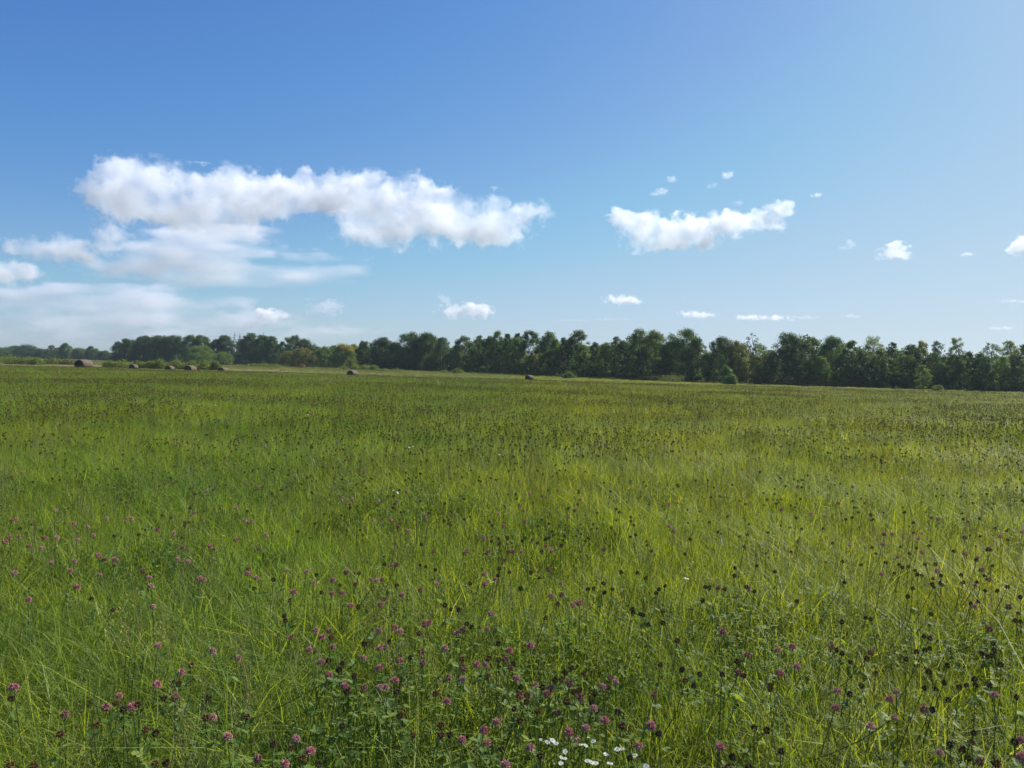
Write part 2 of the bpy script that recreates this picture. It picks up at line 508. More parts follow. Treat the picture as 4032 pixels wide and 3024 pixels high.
parts = []
for (y0, y1, dens, kind) in ((0.4, 5, 75, 'near'), (5, 10, 60, 'near'), (10, 20, 34, 'near'), (20, 45, 7.5, 'far'), (45, 94, 4.2, 'far')):
    x, y = wedge(y0, y1, dens)
    if kind == 'far' or y1 > 15:
        pass
    n = len(x); cp = clover_patch(x, y); r = RNG.random(n)
    lush = fbm(x * 0.4 + 31, y * 0.4 + 5, 2.5, 3)
    if kind == 'near':
        v = np.where(lush > 0.49, RNG.choice(T_LAX, n), RNG.choice(T_UP, n))
        v = np.where(r < 0.25, RNG.choice(T_LAX + T_UP, n), v)
        v = np.where(r < np.clip((cp - 0.47) * 3.2 + 0.12 * sstep(4, 9, y), 0.05, 0.40), RNG.choice(T_CLO, n), v)
        v = np.where(RNG.random(n) < 0.10, RNG.choice(T_BROAD, n), v)
        v = np.where(RNG.random(n) < 0.06, RNG.choice(T_DRY, n), v)
        sc = RNG.uniform(0.8, 1.15, n) * (0.72 + 0.55 * lush)
        wide = np.ones(n) * (1.0 if y1 < 15 else 1.25)
    else:
        v = RNG.choice(T_FAR, n)
        v = np.where(RNG.random(n) < 0.10 + 0.12 * sstep(30, 94, y), RNG.choice(T_FARDRY, n), v)
        sc = RNG.uniform(0.85, 1.12, n) * (0.9 + 0.16 * lush) * (0.84 if y1 < 50 else 0.68)
        wide = np.ones(n) * (1.15 if y1 < 50 else 2.0)
    if kind == 'near':      # a few gaps where the clover has crowded out the grass
        keep = np.ones(n, bool)
        for hu, hv_, hr in ((1620, 2770, 0.30), (1480, 2640, 0.20), (2890, 2500, 0.26), (2180, 2740, 0.18), (600, 2200, 0.45), (3750, 2560, 0.25), (1900, 2900, 0.16)):
            hp = on_field(hu, hv_, 0.30)
            dd = np.hypot(x - hp[0], (y - hp[1]) * 0.75)
            inside = dd < hr * RNG.uniform(0.7, 1.3, n)
            v = np.where(inside & (RNG.random(n) < 0.7), RNG.choice(T_CLO, n), v)
            keep &= ~(inside & (RNG.random(n) < 0.55))
        x, y, v, sc, wide = x[keep], y[keep], v[keep], sc[keep], wide[keep]; n = len(x)
    parts.append((np.stack([x, y, terrain(x, y) - 0.01], 1), v, np.stack([sc * wide, sc * wide, sc], 1),
                  np.stack([RNG.normal(0.02, 0.12 if kind == 'near' else 0.07, n), RNG.normal(0, 0.12 if kind == 'near' else 0.07, n), RNG.uniform(0, 6.28, n)], 1)))
cat_ = lambda k, ps: np.concatenate([p[k] for p in ps])
scatter('meadow_grass', cat_(0, parts), cat_(1, parts), cat_(2, parts), cat_(3, parts),
        'long green grass and clover leaves covering the whole meadow', 'grass')
# dry grass along the mown strip and the wood's edge
x, y = wedge(165, 300, 0.5, 30, 0.86); n = len(x)
keep = (y < 300) & (RNG.random(n) < 0.12 + 0.88 * np.maximum(sstep(225, 255, y), sstep(-75, -40, x)))
x, y = x[keep], y[keep]; n = len(x)
sc = RNG.uniform(0.5, 1.2, n) * (0.5 + 0.9 * sstep(205, 260, y))
scatter('dry_grass', np.stack([x, y, terrain(x, y) - 0.01], 1), np.where(x < 0 + RNG.normal(0, 18, n), RNG.choice(T_FARDRY + T_FAR[:1], n), RNG.choice(T_FAR, n)), np.stack([sc * 2.2, sc * 2.2, sc * 1.2], 1),
        np.stack([np.zeros(n), np.zeros(n), RNG.uniform(0, 6.28, n)], 1), 'tall tan and green grass in front of the wood behind the clover', 'grass')


# ------------------------------------------------------------------ clover flowers, seed heads, white wildflowers
def head_mesh(name, dia, nf, seed, floret, droop, var0, var1):
    """A clover head: many slim florets set round a small core."""
    r = np.random.default_rng(seed); g = Geo()
    ga = np.pi * (3 - 5 ** 0.5)
    for i in range(nf):
        zc = 1 - 1.75 * (i + 0.5) / nf
        rr = math.sqrt(max(0, 1 - zc * zc)); a = ga * i + r.uniform(-0.25, 0.25)
        d = np.array([rr * math.cos(a), rr * math.sin(a), zc * 0.95 + 0.25]) ; d /= np.linalg.norm(d)
        d = d + np.array([0, 0, -droop * (1 - zc) * 0.5]) + r.normal(0, 0.10, 3); d /= np.linalg.norm(d)
        L = dia * 0.5 * r.uniform(0.85, 1.15); w = dia * floret * r.uniform(0.8, 1.2)
        s = np.cross(d, [0.2, 0.3, 0.9]); s /= np.linalg.norm(s) + 1e-9; t = np.cross(d, s)
        b = d * L * 0.25
        V = np.array([b, b + d * L * 0.45 + s * w, b + d * L * 0.45 + t * w, b + d * L * 0.45 - s * w, b + d * L * 0.45 - t * w, d * L * 1.0 + r.normal(0, 0.04, 3) * L])
        Ft = [[0, 1, 2], [0, 2, 3], [0, 3, 4], [0, 4, 1], [5, 2, 1], [5, 3, 2], [5, 4, 3], [5, 1, 4]]
        tint = var0 + (var1 - var0) * r.random()
        g.add(V, Ft, np.array([tint * 0.5] + [tint] * 4 + [min(1, tint * 1.3)]))
    return g.mesh(name)


HEADS = {'pink': [head_mesh('flower_head', 0.032, 90, s, 0.052, 0.0, 0.2, 1.0) for s in range(3)],
         'pale_pink': [head_mesh('flower_head', 0.030, 80, s, 0.055, 0.1, 0.2, 1.0) for s in range(3, 6)],
         'faded': [head_mesh('flower_head', 0.030, 80, s, 0.052, 0.7, 0.0, 0.9) for s in range(6, 9)],
         'brown': [head_mesh('seed_head', 0.026, 60, s, 0.066, 0.5, 0.0, 1.0) for s in range(9, 12)],
         'rusty': [head_mesh('seed_head', 0.028, 64, s, 0.062, 0.6, 0.0, 1.0) for s in range(12, 14)]}
SMALL = {k: head_mesh('small_head', 0.034 if k not in ('brown', 'rusty') else 0.027, 26, 77, 0.10, 0.3, 0.0, 1.0) for k in HEADS}
for k, v in HEADS.items():
    for me in v + [SMALL[k]]:
        me.materials.append(M[k])


def stem_mesh(h, lean, seed):
    g = Geo(); r = random.Random(seed)
    a = r.uniform(0, 6.3); dx, dy = lean * math.cos(a), lean * math.sin(a)
    pts = [[-dx * (1 - t) ** 1.5, -dy * (1 - t) ** 1.5, -h * (1 - t)] for t in np.linspace(0, 1, 5)]
    tube(g, pts, np.linspace(0.0020, 0.0013, 5), 5, 0.5)
    return g.mesh('stem', True)


def leaf_mesh(seed):
    g = Geo(); r = random.Random(seed)
    z = -r.uniform(0.012, 0.12); a = r.uniform(0, 6.3); d = r.uniform(0.004, 0.03)
    p = np.array([math.cos(a) * d, math.sin(a) * d, z])
    trifoliate(g, p, r.uniform(0.020, 0.032), a, r.uniform(-0.3, 0.4), r, r.random())
    if d > 0.01:
        tube(g, [[0, 0, z - 0.03], p], 0.0008, 3, 0.3)
    return g.mesh('leaf')


STEMS = [stem_mesh(0.5, l, i) for i, l in enumerate((0.02, 0.05, 0.10, 0.16, 0.26, 0.34))]
for me in STEMS: me.materials.append(M['stem'])
LEAVES = [leaf_mesh(i) for i in range(10)]
for me in LEAVES: me.materials.append(M['clover_leaf'])


def whole_small(kind, i):
    """Head and stem as one mesh, for plants too far off to show their parts."""
    g = Geo()
    src = SMALL[kind]
    V = np.array([v.co[:] for v in src.vertices]); Fc = np.array([p.vertices[:] for p in src.polygons])
    var = np.zeros(len(V)); src.attributes['var'].data.foreach_get('value', var)
    g.add(V, Fc, var, 0)
    s = STEMS[i % len(STEMS)]
    V = np.array([v.co[:] for v in s.vertices]); Fc = np.array([p.vertices[:] for p in s.polygons])
    g.add(V, Fc, 0.5, 1)
    me = g.mesh('small_clover')
    me.materials.append(M[kind]); me.materials.append(M['stem'])
    return me


WHOLE = {k: [whole_small(k, i) for i in range(4)] for k in HEADS}
PART_RANGE = 4.6


def clover(u, v, kind, label, group, cat, name, size=1.0, h=None):
    rnd = random.Random(int(u * 31 + v * 17))
    h = h if h is not None else 0.45 + rnd.uniform(-0.04, 0.03)
    p = on_field(u, v, h)
    d = float(np.linalg.norm(p))
    rot = (rnd.gauss(0, 0.22), rnd.gauss(0, 0.22), rnd.uniform(0, 6.28))
    s = size * rnd.uniform(0.88, 1.12)
    if d > PART_RANGE:
        o = link(name, rnd.choice(WHOLE[kind]))
        o.location = p; o.rotation_euler = rot; o.scale = (s, s, s)
        return tag(o, label, cat, group)
    o = bpy.data.objects.new(name, None); COL.objects.link(o)
    o.empty_display_size = 0.02
    o.location = p; o.rotation_euler = rot
    hd = link('seed_head' if kind in ('brown', 'rusty') else 'flower_head', rnd.choice(HEADS[kind]), o); hd.scale = (s, s, s * rnd.uniform(0.9, 1.15))
    link('stem', rnd.choice(STEMS), o)
    for me in rnd.sample(LEAVES, 2 if d < 3 else 1):
        link('leaf', me, o)
    return tag(o, label, cat, group)


def crop(x0, y0, s, pts):
    return [(x0 + p[0] / s, y0 + p[1] / s) for p in pts]


PA = [(85,805),(480,180),(950,300),(888,75),(927,122),(620,102),(440,78),(93,90),(178,258),(320,28),(465,15),(648,5),(715,10),(1105,5),(1170,20),(1545,65),(1540,97),(1270,130),(1243,130),(1595,122),(1785,75),(1907,83),(1952,150),(2153,88),(2070,135),(2065,220),(2130,215),(1825,210),(940,172),(983,545),(1325,578),(1480,620),(1808,490),(1965,450),(2003,490),(2048,450),(2070,550),(1925,570),(1997,645),(2050,725),(2145,795),(975,788),(1128,710),(742,855),(658,925),(825,925),(1090,858),(405,970),(1325,992),(1415,1115),(1840,1125),(1930,1200),(1605,1245),(1772,1280),(2180,295)]
PB = [(98,85),(255,130),(290,140),(322,130),(385,45),(410,38),(445,228),(562,197),(663,160),(313,285),(338,250),(400,432),(610,400),(583,410),(305,450),(435,455),(960,98),(960,158),(1025,130),(1088,8),(1360,68),(1437,155),(1440,225),(1370,235),(1550,280),(1508,292),(975,440),(1000,345),(1245,545),(1115,575),(205,620),(310,560),(340,555),(435,640),(305,683),(575,648),(565,578),(400,760),(90,795),(212,800),(310,803),(347,803),(725,890),(820,755),(735,740),(1092,628),(913,660),(968,665),(825,680),(1120,675),(1155,748),(1180,853),(1352,845),(1275,785),(1375,805),(1490,778),(1745,740),(1775,768),(1695,800),(1032,1018),(955,1070),(972,1150),(1708,1010),(1485,1085),(1540,1140),(1590,1055),(1998,1040),(1920,1170),(1245,1180),(1640,935),(1415,960),(1090,1285),(820,1130),(790,465),(828,440),(715,560),(1560,865),(2015,845)]
PC = [(337,457),(490,597),(770,552),(678,572),(800,672),(690,717),(1018,550),(1255,582),(1050,825),(1378,875),(1418,835),(1592,940),(1405,990),(1258,1045),(320,1175),(1690,1210),(1935,1265),(2190,1135),(1905,300),(2115,300),(1998,440),(1908,165),(1990,130),(1675,75),(1950,70),(310,180),(500,185),(438,712),(1040,930),(2030,850),(2200,1240),(1325,97)]
PD = [(92,305),(128,290),(585,327),(697,352),(845,285),(740,418),(1040,287),(72,438),(147,430),(355,438),(452,440),(615,455),(42,475),(230,505),(327,520),(777,580),(1000,287),(1445,517),(1663,510),(1375,400),(1938,300),(1997,310),(1608,320),(2030,40),(1640,70),(2110,415),(2050,525),(1870,200),(440,222),(1870,455)]
PE = [(1125,475),(1195,400),(1135,400),(345,210),(575,240),(1500,272),(1555,278),(1755,425),(1755,550),(1850,580),(1940,510),(2030,415),(2200,380),(1430,535),(1425,390),(1400,432),(675,265),(870,480)]
PF = [(68,560),(97,580),(135,580),(268,710),(373,705),(430,733),(490,777),(590,680),(475,530),(300,592),(425,592),(760,660),(873,687),(1045,670),(1243,547),(1318,560),(1345,565),(1175,615),(1200,648),(1530,640),(1080,745),(958,820),(853,893),(835,915),(975,913),(1112,905),(1137,905),(1190,908),(640,905),(1340,870),(1375,890),(1703,890),(2140,775),(2110,745),(2108,608),(1480,687),(1178,465),(215,402)]
BA = [(1190,665),(1020,870),(1295,870),(1112,775),(860,910),(720,900),(770,935),(600,1035),(905,1065),(970,1085),(375,1090),(700,320),(570,250),(1770,355),(1775,385),(2045,635),(2110,690),(2060,490),(2130,650),(1535,985),(1700,1155),(1810,1180),(1880,1245),(1980,1275),(965,1275),(1035,1270),(65,1285),(210,1290),(2130,1040),(1280,990),(2160,830),(70,870),(1970,100),(2000,210),(2115,165),(1805,260),(710,45),(1700,130)]
BB = [(415,165),(155,160),(180,90),(870,155),(1055,60),(1250,85),(1045,105),(1300,120),(1185,185),(1115,85),(715,290),(750,315),(800,320),(175,300),(850,405),(880,425),(555,465),(365,520),(215,530),(790,500),(820,625),(1045,530),(990,620),(1050,630),(1140,655),(495,615),(55,690),(80,650),(150,730),(110,820),(655,840),(415,830),(985,730),(1185,800),(1320,800),(1400,755),(1440,750),(1465,710),(1505,680),(1550,815),(1520,830),(1650,840),(1725,805),(1630,895),(1660,945),(1790,955),(1470,890),(1225,850),(1222,890),(1290,950),(1145,935),(1180,1010),(690,1035),(435,975),(515,1095),(745,1095),(690,1100),(1070,1190),(1305,1230),(1865,1240),(2045,1090),(1815,1040),(1580,715),(1705,210),(1755,190),(1605,190),(1810,85),(1910,88),(2045,190),(2085,170),(1880,315),(1945,350),(1885,340),(1980,410),(2070,400),(2160,510),(2055,660),(2190,690),(340,35),(560,40),(595,50),(655,70)]
BC = [(350,190),(485,175),(535,205),(215,260),(800,265),(85,690),(105,760),(157,790),(195,720),(425,640),(635,790),(635,810),(470,730),(335,720),(1078,395),(1228,370),(1257,377),(1133,645),(1045,567),(1080,590),(1235,620),(1290,715),(1200,793),(1130,845),(1478,627),(1595,570),(1545,580),(1625,560),(1590,485),(1625,495),(1620,705),(1590,805),(1665,815),(1712,772),(1810,800),(1855,790),(1905,750),(1910,785),(2165,860),(2000,790),(2010,605),(1985,610),(1950,590),(2020,530),(2025,570),(2065,660),(1735,665),(1740,880),(1640,940),(700,1200),(610,1070),(535,1050),(400,1235),(1750,1155),(1885,1145),(1830,1190),(1865,1240),(2040,1275),(2155,1140),(500,1295),(370,1300),(1900,1085),(1437,38),(1455,55),(1535,75),(1548,100),(1575,105),(1595,37),(1405,92),(1645,125),(1640,158),(1650,175),(1690,150),(1695,105),(1520,185),(1490,235),(1820,100),(1835,150),(1930,265),(1970,200),(2015,45),(2110,175),(2045,200),(1880,280),(2190,240),(2175,340),(2190,390),(2160,385),(1920,145)]
BF = [(1213,820),(1195,838),(1005,840),(1050,858),(568,860),(1410,415),(1385,435),(1290,850),(440,660),(370,420),(750,740),(735,730),(990,720),(1010,740),(1780,640),(1800,660),(1540,610),(1520,650),(1870,465),(1950,470),(1965,495),(1890,740),(1900,800),(1660,760),(1380,780),(1340,830),(1360,820),(1390,800),(360,560),(560,590),(640,470),(820,440)]
PINKS = crop(0, 2200, 1.58, PA) + crop(1300, 2200, 1.58, PB) + crop(2632, 2200, 1.58, PC) + crop(0, 1900, 2.011, PD) + crop(2900, 1900, 1.954, PE) + crop(1300, 1600, 1.58, PF)
BROWNS = crop(0, 2200, 1.58, BA) + crop(1300, 2200, 1.58, BB) + crop(2632, 2200, 1.58, BC) + crop(1300, 1600, 1.58, BF)

# the heads one can point at, by pixel of the photograph (nearest head takes the words)
PINK_WORDS = {
    (54, 2709): ('pink', 'large magenta clover head by itself at the left edge of the meadow'),
    (617, 2699): ('pink', 'round magenta clover head above a dark brown one, lower left'),
    (714, 2649): ('pink', 'purplish clover head with a grey leaf beside it, lower left'),
    (470, 2741): ('pink', 'pink clover head standing straight above a brown one, lower left'),
    (416, 2785): ('faded', 'browning pink clover head left of the lower left brown trio'),
    (522, 2785): ('pink', 'pink clover head touching an orange brown head, lower left'),
    (690, 2743): ('faded', 'dusty red clover head right of the round magenta one'),
    (256, 2814): ('faded', 'dull pink clover head over broad clover leaves, lower left'),
    (839, 2828): ('pale_pink', 'pale lilac clover head with an orange brown neighbour'),
    (1221, 2959): ('pink', 'fresh pink clover head low down beside the shaded hollow'),
    (1121, 3010): ('pink', 'pink clover head cut by the bottom border, left of centre'),
    (1164, 2912): ('pale_pink', 'light pink clover head over a brown one near the bottom'),
    (304, 2314): ('pink', 'solitary magenta clover head in the left middle meadow'),
    (601, 2390): ('pale_pink', 'solitary pale pink clover head over lax grass at left'),
    (1553, 2681): ('pink', 'bright purple clover head at the top of the dark hollow'),
    (1575, 2605): ('pink', 'bright magenta clover head, topmost of the centre left cluster'),
    (1493, 2632): ('pink', 'rosy clover head left of the topmost magenta one'),
    (1759, 2763): ('pink', 'pink clover head at the right rim of the dark hollow'),
    (1953, 2844): ('pale_pink', 'pale round clover head above two pink ones near the bottom'),
    (1904, 2877): ('pink', 'upper of two vivid pink clover heads near the bottom'),
    (1915, 2928): ('pink', 'lower of two vivid pink clover heads near the bottom'),
    (2088, 2545): ('pink', 'dark rosy clover head alone on a tall stalk at centre'),
    (2156, 2735): ('pink', 'pink clover head under the brown heads right of centre'),
    (2404, 2668): ('faded', 'drooping pink and brown clover head topping a cluster, right of centre'),
    (2381, 2839): ('pink', 'dark pink clover head above the white flowers'),
    (2240, 2887): ('pink', 'pink clover head crossed by a pale bent grass blade'),
    (2565, 2858): ('pink', 'purplish clover head beside a brown one, right of the white flowers'),
    (2515, 2940): ('pale_pink', 'small pink clover head right above the white flowers'),
    (2281, 2377): ('pink', 'magenta clover head with a smaller one beside it, right of centre'),
    (1917, 2478): ('pale_pink', 'pinkish white clover head in the middle of the near meadow'),
    (1686, 2453): ('pink', 'broad pink clover head with a twin, left of centre'),
    (2942, 2578): ('faded', 'reddish clover head over the brown patch at right'),
    (3069, 2654): ('pink', 'purple pink clover head low in the right meadow'),
    (3297, 2722): ('pale_pink', 'small pink clover head alone in bright grass at right'),
    (3504, 2754): ('pink', 'pink clover head under a brown one in the right meadow'),
    (3640, 2795): ('faded', 'pinkish brown clover head right of a leaning dead stalk'),
    (3521, 2826): ('pale_pink', 'shaggy pale pink clover head low at right'),
    (3428, 2861): ('pale_pink', 'small pale pink clover head near the lower right leaves'),
    (2835, 2943): ('pink', 'pink clover head near the bottom, left of two brown ones'),
    (3702, 2966): ('pale_pink', 'large pale pink clover head low in the right corner'),
    (2845, 2489): ('pink', 'pink clover head in the shaded gap right of centre'),
}
used = set()
assign = {}
for (wu, wv), (k, lab) in PINK_WORDS.items():
    i = min((i for i in range(len(PINKS)) if i not in used), key=lambda i: (PINKS[i][0] - wu) ** 2 + (PINKS[i][1] - wv) ** 2)
    used.add(i); assign[i] = (k, lab)


def zone(u, v):
    side = 'left' if u < 1340 else ('centre' if u < 2690 else 'right')
    row = 'near' if v > 2450 else ('middle' if v > 2150 else 'far')
    return side, row


KIND_WORDS = {'pink': 'bright pink clover head', 'pale_pink': 'pale washed-out clover head', 'faded': 'half withered clover head'}
ROW_WORDS = {'near': 'among tall near grass', 'middle': 'in the middle of the clover', 'far': 'beyond the middle'}
SIDE_WORDS = {'left': 'on the left third', 'centre': 'on the central third', 'right': 'on the right third'}
for i, (u, v) in enumerate(PINKS):
    rnd = random.Random(i * 7 + 1)
    if i in assign:
        k, lab = assign[i]
    else:
        k = rnd.choices(('pink', 'pale_pink', 'faded'), (0.27, 0.33, 0.40))[0]
        s_, r_ = zone(u, v)
        lab = '%s %s, %s' % (KIND_WORDS[k], ROW_WORDS[r_], SIDE_WORDS[s_])
    clover(u, v, k, lab, 'pink clover flowers in the meadow', 'clover flower', 'clover_flower', 0.88)

rb = random.Random(5)
while len(BROWNS) < 300:
    v = 1880 + 560 * rb.random()
    u = rb.uniform(20, 4010)
    if fbm(np.array(u / 330), np.array(v / 130), np.array(1.5), 3) > 0.5 + 0.10 * (1 - u / 4032):
        BROWNS.append((u, v))
BROWN_WORDS = {
    (646, 2751): 'dark brown clover seed head below the round magenta flower',
    (820, 2751): 'dark seed head on its own stalk right of the lower left pinks',
    (1961, 2535): 'plump black brown seed head standing alone at centre',
    (2051, 2706): 'fuzzy brown seed head above the pink flowers at centre',
    (2345, 2733): 'round dark seed head left of the drooping pink cluster',
    (2433, 2804): 'dark seed head on a bare stalk right of the drooping cluster',
    (3715, 2689): 'round black seed head on a straight bare stalk, right meadow',
    (3638, 2710): 'left one of three black seed heads in the right meadow',
    (3409, 2434): 'upper left seed head of a pair on a leaning dead stalk',
    (3427, 2438): 'right seed head of a pair on a leaning dead stalk',
    (3314, 2450): 'black seed head alone left of the leaning dead stalk',
    (3075, 2959): 'dark seed head at the bottom, right of a faded pink flower',
    (2885, 2982): 'brown seed head low at the bottom border, right of centre',
    (2480, 2985): 'brown seed head half behind a white flower',
    (237, 2890): 'rusty seed head over a large clover leaf, lower left',
    (380, 2855): 'tall rusty brown seed head in the lower left grass',
    (1737, 2855): 'rusty seed head with pale leaf below, left of centre bottom',
}
used = set(); assign = {}
for (wu, wv), lab in BROWN_WORDS.items():
    i = min((i for i in range(len(BROWNS)) if i not in used), key=lambda i: (BROWNS[i][0] - wu) ** 2 + (BROWNS[i][1] - wv) ** 2)
    used.add(i); assign[i] = lab
for i, (u, v) in enumerate(BROWNS):
    rnd = random.Random(i * 5 + 3)
    s_, r_ = zone(u, v)
    k = 'rusty' if rnd.random() < (0.5 if (s_ != 'right' and r_ == 'near') else 0.22) else 'brown'
    if i in assign:
        lab = assign[i]; k = 'rusty' if 'rusty' in lab else 'brown'
    else:
        lab = '%s clover seed head %s, %s' % ('rusty brown' if k == 'rusty' else 'dark brown', ROW_WORDS[r_], SIDE_WORDS[s_])
    clover(u, v, k, lab, 'dried clover seed heads in the meadow', 'seed head', 'clover_seed_head', 0.86)

# the thousands of small dark heads beyond
heads_far = bpy.data.collections.new('head_kinds')
for i, k in enumerate(('brown', 'rusty', 'brown', 'faded')):
    o = bpy.data.objects.new('head_%02d' % i, WHOLE[k][i]); heads_far.objects.link(o)
g = Geo()
rr_ = random.Random(4)
for _ in range(22):
    a_, q_ = rr_.uniform(0, 6.28), 0.035 * rr_.random() ** 0.5
    c_ = np.array([math.cos(a_) * q_, math.sin(a_) * q_, rr_.uniform(0, 0.012)])
    g.add([c_ + np.array([0.007 * math.cos(t), 0.007 * math.sin(t), 0]) for t in (0, 1.57, 3.14, 4.71)], [[0, 1, 2, 3]], rr_.random())
me_ = g.mesh('umbel'); me_.materials.append(M['petal'])
heads_far.objects.link(bpy.data.objects.new('head_04', me_))
NG_HEAD = instancer_group('scatter_heads', heads_far)
ps = []
for (y0, y1, dens, sz) in ((4.4, 9, 20, 0.84), (9, 20, 58, 0.95), (20, 45, 36, 1.08), (45, 88, 12, 1.25)):
    x, y = wedge(y0, y1, dens); n = len(x)
    f = fbm(x * 0.35 + 13, y * 0.35 + 2, 4.5, 3)
    keep = RNG.random(n) < np.clip((f - 0.34) * 4.0, 0.10, 1.0) * np.where(y < 20, 1.0, 1.0)
    x, y = x[keep], y[keep]; n = len(x)
    s = sz * RNG.uniform(0.65, 1.2, n)
    hv = RNG.choice([0, 1, 2, 3], n, p=[.32, .31, .30, .07])
    um = (fbm(x * 0.12 + 3, y * 0.12 + 8, 7.5, 3) > 0.56) & (RNG.random(n) < (0.05 if y0 > 15 else 0.012)) & (y > 9)
    hv = np.where(um, 4, hv); s = np.where(um, s * 0.55, s)
    ps.append((np.stack([x, y, terrain(x, y) + RNG.uniform(0.37, 0.50, n) * (1.0 if y0 < 20 else 0.86)], 1), hv,
               np.stack([s, s, s], 1), np.stack([RNG.normal(0, .25, n), RNG.normal(0, .25, n), RNG.uniform(0, 6.28, n)], 1)))
scatter('clover_undergrowth', cat_(0, ps), cat_(1, ps), cat_(2, ps), cat_(3, ps),
        'countless tiny dark clover heads dotting the meadow farther off', 'clover', NG_HEAD)


def white_flower_parts(seed):
    r = random.Random(seed)
    g = Geo(); npet = 9
    for i in range(npet):
        a = 2 * math.pi * i / npet + r.uniform(-0.1, 0.1)
        L, w = 0.0125 * r.uniform(0.85, 1.1), 0.0040
        c, s = math.cos(a), math.sin(a)
        P = [(0.002, 0, 0), (L * 0.6, -w, 0.0016), (L, -w * 0.55, r.uniform(-.001, .002)), (L * 1.04, w * 0.3, r.uniform(-.001, .002)), (L * 0.6, w, 0.0016)]
        g.add([(x * c - y * s, x * s + y * c, z) for x, y, z in P], [[0, 1, 2, 3, 4]], r.random())
    pe = g.mesh('petals'); pe.materials.append(M['petal'])
    g = Geo()
    th = np.linspace(0, 2 * np.pi, 9)[:-1]
    V = [(0.0032 * math.cos(t), 0.0032 * math.sin(t), 0.0008) for t in th] + [(0.002 * math.cos(t), 0.002 * math.sin(t), 0.0026) for t in th] + [(0, 0, 0.003)]
    g.add(V, [[i, (i + 1) % 8, 8 + (i + 1) % 8, 8 + i] for i in range(8)], 0.5)
    g.F.setdefault(3, []).append(np.array([[8 + i, 8 + (i + 1) % 8, 16] for i in range(8)])); g.M.setdefault(3, []).append(np.zeros(8, int))
    ce = g.mesh('centre'); ce.materials.append(M['flower_centre'])
    return pe, ce


WF = [white_flower_parts(i) for i in range(4)]
WHITES = [((1310, 257), 0.6, 'small white flower bud, leftmost of the white flowers'), ((1350, 272), 1.0, 'white flower at the left end of the upper white row'),
          ((1382, 262), 1.1, 'uppermost white flower of the upper left row'), ((1405, 280), 1.0, 'white flower at the right end of the upper left row'),
          ((1555, 287), 1.1, 'tall white flower under a dark pink clover head'), ((1590, 293), 0.9, 'white flower half hidden right of the tall white one'),
          ((1635, 267), 1.0, 'white flower tipped sideways at the top right of its group'), ((1606, 243), 0.5, 'tiny white bud above the other white flowers'),
          ((1462, 333), 1.0, 'lone white flower in the middle of the white patch'), ((1437, 367), 0.8, 'small white flower below the lone middle one, left'),
          ((1460, 375), 0.8, 'small white flower below the lone middle one, right'), ((1718, 348), 1.1, 'white flower standing alone in grass right of the patch'),
          ((1785, 318), 1.1, 'left white flower of a touching pair'), ((1815, 313), 1.0, 'right white flower of a touching pair'),
          ((1893, 357), 1.1, 'flat white flower beside a brown seed head'), ((1740, 405), 1.1, 'cup shaped white flower at the bottom border'),
          ((1600, 390), 1.0, 'first white flower of the low row at the bottom'), ((1625, 398), 1.0, 'middle white flower of the low row at the bottom'),
          ((1650, 403), 1.0, 'last white flower of the low row at the bottom'), ((1965, 422), 1.1, 'rightmost white flower, cut by the bottom border'),
          ((1435, 405), 0.9, 'dim white flower low in shade at the bottom border')]
WH = [(1300 + p[0] / 1.58, 2750 + p[1] / 1.58, s, l) for p, s, l in WHITES]
WH += [(u, v, s, l) for u, v, s, l in ((1548, 1932, 1.5, 'left white flower of a distant pair in the central meadow'), (1566, 1940, 1.5, 'right white flower of a distant pair in the central meadow'),
                                        (1966, 1790, 1.6, 'far white flower alone in the central meadow'), (1612, 1762, 1.6, 'far white flower beside dark clover left of centre'),
                                        (1626, 1758, 1.6, 'farthest white flower behind dark clover left of centre'), (2702, 2278, 1.7, 'ragged white flower alone in tall grass right of centre'))]
for i, (u, v, s, lab) in enumerate(WH):
    rnd = random.Random(i)
    p = on_field(u, v, 0.42 + rnd.uniform(-0.02, 0.03))
    o = bpy.data.objects.new('white_wildflower', None); COL.objects.link(o)
    o.location = p; o.empty_display_size = 0.02
    o.rotation_euler = (rnd.uniform(-0.1, 0.45), rnd.gauss(0.1, 0.25), rnd.uniform(-0.5, 0.5))
    pe, ce = WF[i % 4]
    s *= 0.62
    a = link('petals', pe, o); a.scale = (s, s, s)
    b = link('centre', ce, o); b.scale = (s, s, s)
    link('stem', rnd.choice(STEMS[:3]), o)
    tag(o, lab, 'wildflower', 'small white wildflowers')


